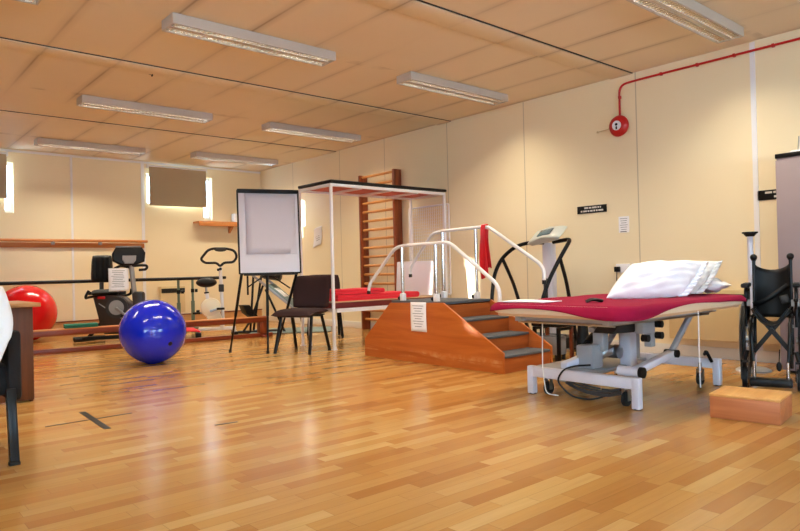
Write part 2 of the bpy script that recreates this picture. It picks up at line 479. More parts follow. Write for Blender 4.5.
# cover boards across the ceiling, with a dark open joint along their near edge
for i, y in enumerate((.84, 3.40, 5.96, 8.53)):
    struct('trim_%d' % (i + 1), MB().box(((XL + XR) / 2, y + .135, H - .006), (XR - XL - .01, .23, .012), bev=.003), M['ceil'])
for i, y in enumerate((.84, 3.40, 5.96, 8.53)):
    struct('trim_%d' % (i + 5), MB().box(((XL + XR) / 2, y + .008, H - .003), (XR - XL - .01, .014, .006)), M['grille'])
struct('trim_9', MB().box((XR - .004, 2.275, H / 2 + .03), (.008, .042, H - .08)), M['cover'])
struct('trim_10', MB().box((2.81, YB - .004, H / 2 + .1), (.03, .008, H - .22)), M['cover'])
struct('trim_11', MB().box((3.90, YB - .004, H / 2 + .1), (.05, .008, H - .22)), M['cover'])
struct('trim_12', MB().box(((XL + XR) / 2, YB - .008, H - .03), (XR - XL - .02, .016, .035)), M['cover'])
struct('baseboard_right', MB().box((XR - .009, (YB + YF) / 2, .05), (.018, YB - YF - .02, .10), bev=.003), M['skirt'])
bb = struct('baseboard_back', MB().box(((XL + XR) / 2 - .02, YB - .012, .1), (XR - XL - .06, .024, .20)), M['skirtwood'])
obj('cap_moulding', MB().box(((XL + XR) / 2 - .02, YB - .018, .208), (XR - XL - .06, .036, .016)), M['mahog'], bb)

# ------------------------------------------------------------------ roller blinds
def blind(name, x0, x1, label):
    z0, z1, y = 2.06, 2.70, YB - .075
    t = thing(name, label, 'window blind', ((x0 + x1) / 2, y, z0), 0, 'roller blinds on the end wall')
    obj('blind_fabric', MB().box(((x0 + x1) / 2, y, (z0 + z1) / 2), (x1 - x0, .003, z1 - z0)), M['blind'], t)
    obj('roller', MB().cyl((x0, y + .02, z1 + .012), (x1, y + .02, z1 + .012), .022), M['white_metal'], t)
    obj('bottom_bar', MB().box(((x0 + x1) / 2, y, z0 + .006), (x1 - x0, .014, .022), bev=.004), M['blind'], t)
    obj('bracket', MB().box((x0 - .012, y + .035, z1 + .01), (.02, .07, .06)), M['white_metal'], t)
    obj('bracket', MB().box((x1 + .012, y + .035, z1 + .01), (.02, .07, .06)), M['white_metal'], t)
blind('roller_blind', 3.985, BLIND_END[0], 'beige roller blind half lowered over the small high window on the end wall')
blind('roller_blind', .76, BLIND_END[1], 'beige roller blind on the window beyond the picture edge, above the wooden wall rail')
blind('roller_blind', -2.67, BLIND_END[2], 'beige roller blind on the far window at the desk end of the wall')

# ------------------------------------------------------------------ ceiling lights
def make_light():
    L, W, D = 1.45, .215, .078
    t = thing('ceiling_light', 'x', 'light', (0, 0, H), 0, 'louvred ceiling lights')
    h = MB()
    for s in (-1, 1):
        h.box((0, s * (W / 2 - .006), H - D / 2 - .004), (L, .012, D))
        h.box((s * (L / 2 - .006), 0, H - D / 2 - .004), (.012, W - .024, D))
    h.box((0, 0, H - .008), (L - .024, W - .024, .008))
    h.box((0, 0, H - D / 2 - .004), (L - .03, .016, D - .012))
    for s in (-1, 1):
        for k in (-1, 1): h.box((0, s * (W / 4 + k * (W / 4 - .014)), H - D + .002), (L - .03, .016, .004))
    obj('housing', h, M['fixture'], t)
    for s in (-1, 1):
        lv = MB()
        n = 34
        for k in range(n):
            x = -L / 2 + .04 + (L - .08) * k / (n - 1)
            lv.prism([(x - .015, H - D + .042), (x + .015, H - D + .042), (x + .009, H - D + .02), (x + .002, H - D), (x - .002, H - D), (x - .009, H - D + .02)], 'y', s * .052 - .040, s * .052 + .040)
        for k in (-1, 1):
            e = s * .052 + k * .043
            lv.prism([(e + k * .006, H - D), (e + k * .003, H - D), (e - k * .004, H - D + .02), (e - k * .012, H - D + .042), (e + k * .006, H - D + .042)], 'x', -L / 2 + .02, L / 2 - .02)
        obj('louvre', lv, M['louvre'], t)
        tb = obj('fluorescent_tube', MB().cyl((-L / 2 + .03, s * .052, H - .025), (L / 2 - .03, s * .052, H - .025), .008, n=10), M['tube'], t)
    return t
LIGHTS = [
    (2.62, 4.765, 'largest louvred ceiling light, hanging before the ceiling hook and above the flipchart'),
    (4.97, 4.785, 'louvred ceiling light by the cream side wall, above the stair handrails'),
    (2.72, 7.44, 'louvred ceiling light second row back, above the grey exercise bike console'),
    (4.93, 7.42, 'louvred ceiling light above the wooden wall bars, near the side wall'),
    (2.84, 10.0, 'louvred ceiling light close to the end wall, beside the roller blind'),
    (5.0, 9.82, 'smallest looking louvred ceiling light, in front of the roller blind corner'),
    (4.94, 2.28, 'brightly glowing louvred ceiling light by the red pipe, above the pillows'),
    (.34, 4.80, 'louvred ceiling light of which only an end shows in the top corner above the desk'),
    (2.6, 2.28, 'added louvred ceiling light over the open floor, above the picture'),  # this fixture and the next are unseen, added to light the room
    (.4, 7.44, 'added louvred ceiling light over the dark wooden desk end, outside the picture'),
]
LAMP_W = 14
l0 = make_light()
for i, (x, y, lab) in enumerate(LIGHTS):
    if i == 0: l0.location = (x, y, H); l0['label'] = lab
    else: dup(l0, (x, y, H), 0, lab)
    # the light the louvre lets down: a lamp in the louvre mouth, cut off to the sides like the blades do
    la = bpy.data.lights.new('louvre_lamp', 'AREA'); la.shape = 'RECTANGLE'; la.size = 1.36; la.size_y = .18
    la.energy = LAMP_W; la.color = (1.0, .90, .70); la.spread = R(128)
    lo = bpy.data.objects.new('louvre_lamp', la); C.objects.link(lo); lo.location = (x, y, H - .081)

# ------------------------------------------------------------------ things on the ceiling and walls
t = thing('ceiling_hook', 'small dark metal hook in the ceiling between two rows of lights', 'hook', (2.31, 6.2, H))
obj('hook_plate', MB().cyl((2.31, 6.2, H - .008), (2.31, 6.2, H), .035), M['darkgrey'], t)
obj('hook_loop', MB().torus((2.31, 6.2, H - .018), (1, 0, 0), .012, .004, 20, 8), M['black'], t)

t = thing('fire_bell', 'round red fire alarm bell with a pale centre on the side wall', 'fire bell', (XR, 3.545, 2.285))
obj('gong', MB().lathe([(.045, 0), (.05, .03), (.103, .035), (.108, .05), (.098, .072), (.07, .088), (.0, .092)], (XR, 3.545, 2.285), 40, (-1, 0, 0)), M['red'], t)
obj('centre_disc', MB().cyl((XR - .09, 3.545, 2.285), (XR - .098, 3.545, 2.285), .048, n=28), M['cover'], t)
k = MB(); k.cyl((XR - .096, 3.545, 2.295), (XR - .101, 3.545, 2.295), .014); k.box((XR - .0985, 3.545, 2.26), (.005, .016, .03))
obj('keyhole_mark', k, M['black'], t)
obj('clapper_arm', MB().tube([(XR - .02, 3.63, 2.285), (XR - .02, 3.80, 2.27)], .005, 8).sph((XR - .02, 3.81, 2.268), .011, n=10), M['heater'], t)

t = thing('fire_alarm_pipe', 'thin red pipe running along the top of the side wall down to the bell', 'pipe', (XR, 3.54, 2.7))
obj('pipe_run', MB().tube([(XR - .025, 3.545, 2.385), (XR - .025, 3.545, 2.705), (XR - .025, 3.3, 2.712), (XR - .025, -2.8, 2.712)], .011, 10, fil=.09), M['red'], t)
for p in ((3.545, 2.58), (3.1, 2.712), (2.75, 2.712), (2.42, 2.712), (2.1, 2.712), (1.8, 2.712)):
    obj('clip', MB().box((XR - .019, p[0], p[1]), (.034, .022, .03), bev=.004), M['red'], t)

def sign(y0, y1, z0, z1, label, rows):
    t = thing('wall_sign', label, 'sign', (XR, (y0 + y1) / 2, (z0 + z1) / 2), 0, 'black plastic wall signs')
    obj('sign_plate', MB().box((XR - .004, (y0 + y1) / 2, (z0 + z1) / 2), (.008, y1 - y0, z1 - z0), bev=.002), M['black'], t)
    m = MB()
    for (z, a, b) in rows:
        y = a
        while y > b:
            w = random.choice((.02, .03, .045, .055)); w = min(w, y - b)
            m.box((XR - .009, y - w / 2, z), (.003, w, .017)); y -= w + .010
    obj('lettering', m, M['whiteink'], t)
sign(3.735, 4.09, 1.432, 1.512, 'black wall sign with two white lines, below the red bell', [(1.489, 4.00, 3.80), (1.456, 4.045, 3.775)])
sign(1.93, 2.265, 1.402, 1.488, 'black wall sign partly hidden behind the grey cabinet', [(1.465, 2.20, 1.98), (1.428, 2.13, 1.98)])

t = thing('wall_notice', 'small pale printed notice on the side wall beneath the black sign', 'notice', (XR, 3.545, 1.28))
obj('notice_sheet', MB().box((XR - .003, 3.545, 1.285), (.004, .115, .165)), M['paper'], t)
m = MB()
for i in range(6): m.box((XR - .0056, 3.545, 1.345 - i * .022), (.001, .085 - .012 * (i % 3), .005))
m.box((XR - .0056, 3.55, 1.212), (.001, .07, .01))
obj('printed_lines', m, M['ink'], t)

t = thing('wall_socket', 'white wall socket with a black plug above the couch pillow', 'socket', (XR, 3.575, .8))
obj('socket_plate', MB().box((XR - .014, 3.56, .84), (.028, .15, .09), bev=.006), M['white_metal'], t)
obj('plug', MB().box((XR - .05, 3.605, .83), (.05, .05, .055), bev=.008), M['black'], t)
obj('plug_cord', MB().tube([(XR - .05, 3.61, .81), (XR - .05, 3.62, .6), (XR - .03, 3.64, .2)], .005, 8), M['black'], t)

t = thing('pinned_paper', 'crooked white paper sheet pinned to the wall beside the flipchart', 'paper', (XR, 9.1, 1.46))
p = MB().grid(lambda u, v: (XR - .012 - .05 * (v - .3) ** 2 - .03 * math.sin(u * 3.1) * v, 9.1 + (u - .5) * -.24 + (v - .5) * -.07, 1.46 + (v - .5) * .30 + (u - .5) * .05), 10, 10)
obj('sheet', p, M['paper'], t, thick=.002)
m = MB()
for i in range(4): m.box((XR - .03, 9.1 - .01 * i, 1.50 - i * .03), (.002, .11, .006), (R(-14), 0, 0))
obj('printed_lines', m, M['ink'], t)

def heater(loc, rz, w, z0, z1, label, gx0, gx1, depth=.16):
    t = thing('wall_heater', label, 'heater', (loc[0], loc[1], 0), rz, 'cream wall heaters')
    obj('heater_case', MB().box((0, -depth / 2, (z0 + z1) / 2), (w, depth, z1 - z0), bev=.012), M['heater'], t, world=False)
    gz = z1 - .075
    obj('grille_recess', MB().box(((gx0 + gx1) / 2, -depth - .002, gz), (gx1 - gx0, .008, .075)), M['grille'], t, world=False)
    g = MB()
    for i in range(4): g.box(((gx0 + gx1) / 2, -depth - .008, gz - .027 + i * .018), (gx1 - gx0 - .01, .004, .004))
    obj('grille_slats', g, M['darkgrey'], t, world=False)
    obj('slot', MB().box((-w / 2 + .12, -depth - .001, z0 + .06), (.07, .006, .012)), M['grille'], t, world=False)
heater((4.33, YB - .012), 0, .42, .25, .70, 'small cream wall heater with dark grille beneath the parallel bars', -.20, .20, .12)
heater((XR, 2.52), R(-90), 1.02, .17, .63, 'wide cream wall heater behind the couch and wheelchair', -.38, .36, .14)

# wooden rail along the end wall
t = thing('wall_rail', 'long orange wooden handrail fixed along the end wall', 'rail', (2.2, YB, 1.4))
obj('rail_board', MB().box((1.6, YB - .02, 1.385), (4.6, .035, .075), bev=.006), M['rail'], t)
obj('rail_bar', MB().cyl((-.9, YB - .085, 1.452), (3.93, YB - .085, 1.452), .022), M['rail'], t)
for x in (2.52, 3.2): 
    obj('rail_bracket', MB().box((x, YB - .055, 1.415), (.05, .05, .05), bev=.008).cyl((x, YB - .085, 1.425), (x, YB - .085, 1.44), .014), M['steel'], t)

t = thing('wall_shelf', 'orange wooden shelf on the end wall behind the flipchart', 'shelf', (5.25, YB, 1.78))
obj('shelf_board', MB().box((5.38, YB - .12, 1.795), (1.24, .24, .03), bev=.004), M['rail'], t)
obj('front_lip', MB().box((5.38, YB - .245, 1.76), (1.24, .02, .07), bev=.004), M['rail'], t)
obj('shelf_bracket', MB().prism([(YB, 1.78), (YB - .2, 1.78), (YB, 1.62)], 'x', 5.42, 5.46), M['rail'], t)
t = thing('small_white_box', 'small white box standing on the orange wall shelf', 'box', (5.52, YB - .12, 1.81))
obj('carton', MB().box((5.52, YB - .12, 1.885), (.13, .12, .15), bev=.005), M['paper'], t)
obj('lid_flap', MB().box((5.52, YB - .12, 1.963), (.134, .124, .008)), M['board'], t)

# ------------------------------------------------------------------ wall bars
t = thing('wall_bars', 'tall brown wooden wall bars with pale rungs fixed to the side wall', 'wall bars', (XR, 7.3, 0))
YW = (7.76, 6.98)
for y in YW:
    obj('upright', MB().box((XR - .085, y, 1.15), (.14, .045, 2.30), bev=.006), M['mahogz'], t)
for i in range(17):
    z = .16 + i * .132
    obj('rung', MB().cyl((XR - .10, YW[0] - .02, z), (XR - .10, YW[1] + .02, z), .019, n=12), M['rung'], t)

# ------------------------------------------------------------------ suspension frame with canopy and mesh
t = thing('suspension_frame', 'white suspension frame with red canopy overhead and a wire mesh side', 'frame', (4.22, 6.03, 0))
X0, X1, Y0, Y1, ZC = 4.22, 6.0, 6.03, 6.68, 1.85
for (x, y) in ((X0, Y0), (X0, Y1), (X1, Y0), (X1, Y1)):
    obj('post', MB().box((x, y, .92), (.03, .03, 1.84), bev=.004).box((x, y, .006), (.05, .05, .012)), M['white_metal'], t)
fr = MB()
for y in (Y0, Y1): fr.box(((X0 + X1) / 2, y, ZC), (X1 - X0 + .03, .03, .036), bev=.004)
for x in (X0, X1): fr.box((x, (Y0 + Y1) / 2, ZC), (.03, Y1 - Y0 - .03, .036), bev=.004)
for k in range(1, 4):
    x = X0 + (X1 - X0) * k / 4; fr.box((x, (Y0 + Y1) / 2, ZC - .01), (.03, Y1 - Y0 - .04, .025))
obj('canopy_frame', fr, M['white_metal'], t)
obj('canopy_panel', MB().box(((X0 + X1) / 2, (Y0 + Y1) / 2, ZC + .014), (X1 - X0 - .04, Y1 - Y0 - .04, .012)), M['canopyred'], t)
obj('canopy_top_pad', MB().box(((X0 + X1) / 2 + .01, (Y0 + Y1) / 2, ZC + .042), (X1 - X0 + .05, Y1 - Y0 + .04, .034), bev=.012), M['vinyl_black'], t)
ms = MB()
mx, my0, my1, mz0, mz1 = 6.04, 5.99, 6.76, .55, 1.72
ms.tube([(mx, my0, mz0), (mx, my1, mz0), (mx, my1, mz1), (mx, my0, mz1)], .012, 8, fil=.02, closed=True)
obj('mesh_frame', ms, M['white_metal'], t)
ms = MB()
n = 20
for k in range(1, n): ms.cyl((mx, my0 + (my1 - my0) * k / n, mz0), (mx, my0 + (my1 - my0) * k / n, mz1), .0028, n=5)
n = 28
for k in range(1, n): ms.cyl((mx, my0, mz0 + (mz1 - mz0) * k / n), (mx, my1, mz0 + (mz1 - mz0) * k / n), .0028, n=5)
obj('wire_mesh', ms, M['white_metal'], t)

# plinth between the posts
t = thing('treatment_plinth', 'low plinth with dark red padded top under the suspension frame', 'plinth', (5.1, 6.355, 0))
obj('pad', MB().box((5.105, 6.355, .49), (1.66, .56, .075), bev=.02), M['plinthpad'], t)
obj('top_board', MB().box((5.105, 6.355, .527), (1.70, .585, .012), bev=.004), M['padside'], t)
f = MB()
for y in (6.10, 6.61): f.box((5.105, y, .435), (1.60, .03, .05))
for x in (4.32, 5.89): f.box((x, 6.355, .435), (.03, .48, .05))
obj('plinth_frame', f, M['white_metal'], t)
for x in (4.275, 5.88):
    for y in (6.105, 6.60):
        obj('leg', MB().cyl((x, y, 0), (x, y, .42), .018, n=12).cyl((x, y, 0), (x, y, .025), .024), M['white_metal'], t)

# folded mats: a thick strip folded over and over
def folded_mat(x0, x1, y0, y1, z, th, layers, sag, label):
    pts = []
    for k in range(layers):
        zz = z + th * (k + .5)
        a, b = (x0 + .03 * k, x1 - .05 * k) if k % 2 == 0 else (x1 - .05 * (k - 1), x0 + .03 * (k - 1))
        seg = [(a + (b - a) * i / 12, zz + (sag * math.sin(i / 12 * 9 + k) if k else 0)) for i in range(13)]
        pts += seg
        if k < layers - 1:
            s = 1 if b > a else -1
            pts += [(b + s * th * .45 * math.sin(q), zz + th * .5 - th * .5 * math.cos(q)) for q in (.8, 1.57, 2.3)]
    t = thing('folded_mat', label, 'mat', ((x0 + x1) / 2, (y0 + y1) / 2, z), 0, 'red folded exercise mats')
    rows = []
    m = MB(); P = [V((p[0], 0, p[1])) for p in pts]; n = len(P)
    lo, hi = [], []
    for i in range(n):
        d = (P[min(i + 1, n - 1)] - P[max(i - 1, 0)]).normalized(); nn = V((-d.z, 0, d.x)) * th * .46
        lo.append(P[i] - nn); hi.append(P[i] + nn)
    outline = lo + hi[::-1]
    va = [m.bm.verts.new((p.x, y0, p.z)) for p in outline]; vb = [m.bm.verts.new((p.x, y1, p.z)) for p in outline]
    k = len(outline)
    for i in range(k): m.bm.faces.new((va[i], va[(i + 1) % k], vb[(i + 1) % k], vb[i]))
    for i in range(n - 1):
        j = k - 1 - i
        m.bm.faces.new((va[i], va[i + 1], va[j - 1], va[j])); m.bm.faces.new((vb[i], vb[j], vb[j - 1], vb[i + 1]))
    obj('foam_sheet', m, M['redmat'], t)
    e = MB()
    e.tube([(x0 + .1, y0 + .05, z + th * layers + .004), (x0 + .1, y1 - .05, z + th * layers + .004)], .004, 6)
    obj('seam', e, M['redband'], t)
folded_mat(4.33, 5.56, 6.10, 6.58, .5345, .036, 2, 0, 'red folded exercise mat lying flat on the plinth, lower of two')
folded_mat(4.32, 5.02, 6.12, 6.56, .6105, .028, 2, .002, 'red folded exercise mat on top of the other mat beside the handrail')

t = thing('white_board_panel', 'white padded board leaning upright behind the stair handrails', 'board', (5.84, 6.46, .535))
obj('panel', MB().box((5.84, 6.465, .765), (.035, .70, .45), (0, R(4), 0), bev=.012), M['board'], t)
obj('panel_edge', MB().box((5.84, 6.108, .765), (.03, .018, .44), (0, R(4), 0), bev=.006), M['white_metal'], t)

# ------------------------------------------------------------------ practice stairs
t = thing('practice_stairs', 'wooden therapy practice stairs with grey carpeted treads and a top platform', 'stairs', (4.54, 4.45, 0))
SX0, SX1 = 4.14, 4.81
prof = [(3.52, 0), (5.37, 0), (5.37, .18), (4.95, .555), (4.21, .57), (3.52, .17)]
obj('side_panel', MB().prism(prof, 'x', SX0, SX0 + .022, .002), M['stair'], t)
obj('side_panel', MB().prism(prof, 'x', SX1 - .022, SX1, .002), M['stair'], t)
lv = [(3.535, .135), (3.765, .275), (3.995, .415), (4.22, .555)]
ins0, ins1 = SX0 + .024, SX1 - .024
cx, w = (ins0 + ins1) / 2, ins1 - ins0
prev = 0
for (y, z) in lv:
    obj('riser', MB().box((cx, y + .01, (prev + z) / 2 - .006), (w, .018, z - prev - .012)), M['stairx'], t)
    prev = z
for i, (y, z) in enumerate(lv[:3]):
    obj('tread', MB().box((cx, y + .115, z - .002), (w, .25, .022), bev=.007), M['carpet'], t)
obj('platform', MB().box(((SX0 + SX1) / 2, 4.585, .565), (SX1 - SX0 - .05, .75, .026), bev=.007), M['carpet'], t)
for (y, z, p) in ((5.15, .385, .19), (5.355, .19, 0)):
    obj('riser', MB().box((cx, y - .01, (p + z) / 2), (w, .018, z - p - .014)), M['stairx'], t)
    obj('tread', MB().box((cx, y - .1, z), (w, .21, .022), bev=.007), M['carpet'], t)
def handrail(x, pts, posts, zt):
    o = obj('handrail', MB().tube([(x, a, b) for a, b in pts], .017, 12, fil=.07), M['white_metal'], t)
    for a, b in (pts[0], pts[-1]): obj('end_cap', MB().cyl((x, a, b - .025), (x, a, b + .01), .019, n=12), M['black'], o)
    for y in posts:
        q = obj('handrail_post', MB().cyl((x, y, .578), (x, y, zt - .01), .016, n=14), M['chrome'], t)
        obj('post_foot', MB().box((x, y, .61), (.05, .045, .075), bev=.008), M['white_metal'], q)
        obj('fixing_knob', MB().sph((x - .005, y + .045, .60), .02, n=10).cyl((x, y + .0, .60), (x, y + .045, .60), .007, n=8), M['black'], q)
handrail(4.20, [(5.36, .66), (5.34, .74), (4.93, 1.09), (4.80, 1.112), (4.17, 1.115), (3.63, .745), (3.595, .68), (3.595, .585)], (4.82, 4.35), 1.11)
handrail(4.74, [(5.31, .82), (5.31, .90), (4.95, 1.245), (4.83, 1.265), (4.18, 1.272), (3.58, .90), (3.54, .84), (3.54, .745)], (4.80, 4.34), 1.265)

t = thing('taped_notice', 'white paper notice taped to the wooden side of the practice stairs', 'notice', (4.137, 4.53, .43))
obj('notice_sheet', MB().grid(lambda u, v: (4.136 - .004 * math.sin(v * 3), 4.425 + u * .215, .295 + v * .275), 6, 8), M['paper'], t, thick=.002)
m = MB()
for i in range(9): m.box((4.1305, 4.535, .535 - i * .024), (.001, .15 - .03 * (i % 3), .005))
obj('printed_lines', m, M['ink'], t)

t = thing('resistance_band', 'red elastic resistance band hanging over the far stair handrail', 'resistance band', (4.74, 4.215, 1.27))
prof = [(4.714, .78), (4.712, 1.26), (4.719, 1.288), (4.739, 1.297), (4.760, 1.288), (4.767, 1.26), (4.765, .87)]
def bandfn(u, v):
    k = u * (len(prof) - 1); i = min(int(k), len(prof) - 2); f = k - i
    x = prof[i][0] * (1 - f) + prof[i + 1][0] * f; z = prof[i][1] * (1 - f) + prof[i + 1][1] * f
    ww = .045 + .016 * math.sin(z * 9)
    return (x + .008 * math.sin(v * 6 + z * 5), 4.215 + (v - .5) * 2 * ww * .85 + .012 * math.sin(z * 7), z + .012 * math.sin(v * 5) * (1 if i in (0, len(prof) - 2) else 0))
obj('band', MB().grid(bandfn, 36, 6), M['redband'], t, thick=.004)

# ------------------------------------------------------------------ treatment couch
t = thing('treatment_couch', 'wide electric treatment couch with beige top on a white steel base', 'couch', (4.2, 2.45, 0))
PX0, PX1, PY0, PY1 = 3.21, 4.80, 1.86, 2.86
def rrect(x0, x1, y0, y1, r, n=6):
    P = []
    for (cx_, cy_, a) in ((x1 - r, y1 - r, 0), (x0 + r, y1 - r, 90), (x0 + r, y0 + r, 180), (x1 - r, y0 + r, 270)):
        for k in range(n + 1):
            q = R(a + 90 * k / n); P.append((cx_ + r * math.cos(q), cy_ + r * math.sin(q)))
    return P
obj('padded_top', MB().prism(rrect(PX0, PX1, PY0, PY1, .12), 'z', .583, .640, .02), M['pad'], t)
obj('base_board', MB().prism(rrect(PX0 + .02, PX1 - .02, PY0 + .02, PY1 - .02, .11), 'z', .565, .583), M['padside'], t)
f = MB()
for y in (2.08, 2.72): f.box((4.05, y, .545), (1.4, .04, .04))
for x in (3.42, 4.05, 4.68): f.box((x, 2.40, .545), (.04, .60, .035))
obj('under_frame', f, M['grey_metal'], t)
# base: two end frames joined by a beam
for x in (3.64, 4.74):
    e = obj('end_frame', MB().box((x, 2.45, .155), (.05, .74, .068), bev=.006), M['lilac_metal'], t)
    for y in (2.06, 2.84):
        obj('leg', MB().box((x, y, .098), (.05, .05, .188), bev=.006), M['lilac_metal'], t)
        obj('foot', MB().cyl((x, y, 0), (x, y, .014), .024), M['rubber'], t)
    for y in (2.16, 2.74):
        s = 1 if x < 4 else -1
        c = obj('castor', MB().cyl((x + s * .05, y - .012, .045), (x + s * .05, y + .012, .045), .044, n=20), M['rubber'], t)
        obj('castor_fork', MB().box((x + s * .05, y + .02, .075), (.03, .006, .08)).box((x + s * .05, y - .02, .075), (.03, .006, .08)).cyl((x + s * .05, y, .1), (x + s * .05, y, .16), .012, n=10), M['steel'], c)
obj('base_beam', MB().box((4.19, 2.62, .13), (1.06, .07, .05), bev=.005), M['grey_metal'], t)
obj('base_tray', MB().box((4.05, 2.66, .165), (.72, .46, .022), bev=.004), M['grey_metal'], t)
obj('lift_column', MB().box((4.21, 2.44, .33), (.085, .085, .42), bev=.008), M['lilac_metal'], t)
obj('lift_column_sleeve', MB().box((4.33, 2.50, .36), (.11, .11, .32), bev=.01), M['grey_metal'], t)
for y in (2.13, 2.62):
    a = obj('lift_arm', MB().bar((3.70, y, .205), (4.22, y, .275), .055, .045, .006), M['lilac_metal'], t)
    obj('pivot_cap', MB().cyl((4.22, y - .045, .275), (4.22, y + .045, .275), .026), M['black'], a)
obj('pivot_tube', MB().cyl((3.70, 2.07, .215), (3.70, 2.21, .215), .032), M['lilac_metal'], t)
obj('pivot_tube_cap', MB().cyl((3.70, 2.045, .215), (3.70, 2.07, .215), .034), M['black'], t)
for y in (2.13, 2.62):
    obj('back_strut', MB().bar((4.22, y, .29), (4.52, y, .53), .03, .035, .004), M['grey_metal'], t)
obj('hanger', MB().box((4.14, 2.24, .43), (.06, .05, .22), bev=.005).box((4.08, 2.24, .46), (.16, .06, .09), bev=.008), M['grey_metal'], t)
for (x, z) in ((4.18, .47), (4.18, .395), (4.0, .39)):
    obj('hanger_knob', MB().cyl((x, 2.17, z), (x, 2.215, z), .024), M['black'], t)
mo = obj('motor_box', MB().box((3.90, 2.55, .255), (.13, .13, .155), bev=.012), M['grey_metal'], t)
obj('motor_arm', MB().bar((3.97, 2.52, .25), (4.13, 2.47, .30), .05, .05, .01).cyl((4.1, 2.44, .27), (4.1, 2.54, .27), .045), M['steel'], mo)
obj('motor_bracket', MB().box((3.96, 2.50, .40), (.07, .08, .22), bev=.006).box((3.99, 2.5, .44), (.28, .05, .035), bev=.005), M['grey_metal'], t)
obj('gas_spring', MB().cyl((3.98, 2.62, .33), (4.32, 2.66, .47), .028).cyl((3.86, 2.61, .28), (4.0, 2.622, .34), .012), M['black'], t)
obj('tilt_plate', MB().prism([(3.92, .53), (4.2, .53), (4.05, .42), (3.78, .43)], 'y', 2.3, 2.44), M['darkgrey'], t)
obj('cross_rod', MB().cyl((3.40, 2.75, .52), (3.40, 2.05, .52), .009, n=8).cyl((3.40, 2.1, .52), (4.6, 2.05, .52), .008, n=8), M['steel'], t)
def coil(seed, n, c, rx, ry, rz):
    rnd = random.Random(seed); P = []
    k = [rnd.uniform(.75, 1.1) for _ in range(12)]; q = [rnd.uniform(-.5, .5) for _ in range(12)]
    for i in range(n):
        a = i * .33; m = int(a / 6.283) % 12; f = a / 6.283 % 1; kk = k[m] * (1 - f) + k[(m + 1) % 12] * f; qq = q[m] * (1 - f) + q[(m + 1) % 12] * f
        P.append((c[0] + rx * math.cos(a + qq), c[1] + ry * kk * math.sin(a), max(.012, c[2] - rz * math.cos(2 * a + qq) * .4 + rz * .8 * qq)))
    return P
obj('power_cable', MB().tube(coil(1, 58, (3.745, 2.40, .075), .045, .24, .06), .006, 7), M['cable'], t)
obj('power_cable', MB().tube([(3.9, 2.5, .2), (3.68, 2.52, .215), (3.59, 2.55, .20), (3.585, 2.60, .12), (3.60, 2.5, .025), (3.66, 2.38, .012), (3.74, 2.3, .05)], .006, 7, fil=.08), M['black'], t)
obj('hand_control_cord', MB().tube([(3.48, 2.62, .565), (3.55, 2.68, .3), (3.60, 2.72, .2), (3.605, 2.7, .02), (3.63, 2.62, .015)], .004, 6, fil=.08), M['white_cord'], t)
obj('hand_control_cord', MB().tube([(4.04, 1.862, .575), (4.05, 1.868, .35), (4.06, 1.87, .10)], .004, 6), M['white_cord'], t)
obj('brake_lever', MB().tube([(4.70, 2.13, .22), (4.66, 2.1, .25), (4.70, 2.08, .17)], .012, 8, fil=.02), M['black'], t)

# crimson sheet over the couch: hangs deepest over the near corner and the stair-end corner
def drop(px, py):
    """how far the sheet hangs below the top at a point of the rim"""
    d1 = math.hypot(px - PX0, (py - PY0)); d2 = math.hypot(px - PX0, py - PY1); d3 = math.hypot(px - PX1, py - PY0)
    b = .008 + .004 * math.sin(px * 9 + py * 7)
    b += .062 * math.exp(-(max(0, d1 - .10) / .27) ** 2) + .035 * math.exp(-(d2 / .20) ** 2) + .03 * math.exp(-(d3 / .3) ** 2)
    return b
rim = rrect(PX0 - .006, PX1 + .006, PY0 - .006, PY1 + .006, .125, 12)
# resample the rim evenly
def resample(P, n):
    P = P + [P[0]]; L = [0]
    for a, b in zip(P, P[1:]): L.append(L[-1] + math.hypot(b[0] - a[0], b[1] - a[1]))
    out = []; j = 0
    for k in range(n):
        s = L[-1] * k / n
        while L[j + 1] < s: j += 1
        f = (s - L[j]) / max(1e-9, L[j + 1] - L[j]); out.append((P[j][0] + (P[j + 1][0] - P[j][0]) * f, P[j][1] + (P[j + 1][1] - P[j][1]) * f))
    return out
rim = resample(rim, 200); CX, CY = (PX0 + PX1) / 2, (PY0 + PY1) / 2
sb = MB(); rings = []
for s in [i / 14 for i in range(1, 14)] + [.955]:
    rings.append([sb.bm.verts.new((CX + (x - CX) * s, CY + (y - CY) * s, .6455 + .002 * math.sin(x * s * 13 + y * 8) + .002 * math.sin(y * s * 17))) for x, y in rim])
for f in (.985, 1.0):
    rings.append([sb.bm.verts.new((CX + (x - CX) * f, CY + (y - CY) * f, .6445 - (.012 if f == 1 else .003))) for x, y in rim])
for q in (.35, .7, 1.0):
    row = []
    for x, y in rim:
        d = drop(x, y); o = .012 + .02 * q * min(1, d / .1) * (1 + .5 * math.sin(x * 21 + y * 19))
        l = math.hypot(x - CX, y - CY); row.append(sb.bm.verts.new((x + (x - CX) / l * o, y + (y - CY) / l * o, .632 - d * q)))
    rings.append(row)
c0 = sb.bm.verts.new((CX, CY, .6455))
for k in range(200): sb.bm.faces.new((c0, rings[0][k], rings[0][(k + 1) % 200]))
for a, b in zip(rings, rings[1:]):
    for k in range(200): sb.bm.faces.new((a[k], b[k], b[(k + 1) % 200], a[(k + 1) % 200]))
sh = thing('couch_sheet', 'crimson red sheet spread over the couch with corners hanging down', 'sheet', (CX, CY, .66))
obj('sheet_cloth', sb, M['crimson'], sh, thick=.004, sharp=80)
obj('fastening_strap', MB().tube([(3.45, 2.27, .655), (3.47, 2.25, .667), (3.51, 2.24, .665), (3.54, 2.22, .655)], .011, 8, fil=.02, flat=2.2), M['black'], sh)
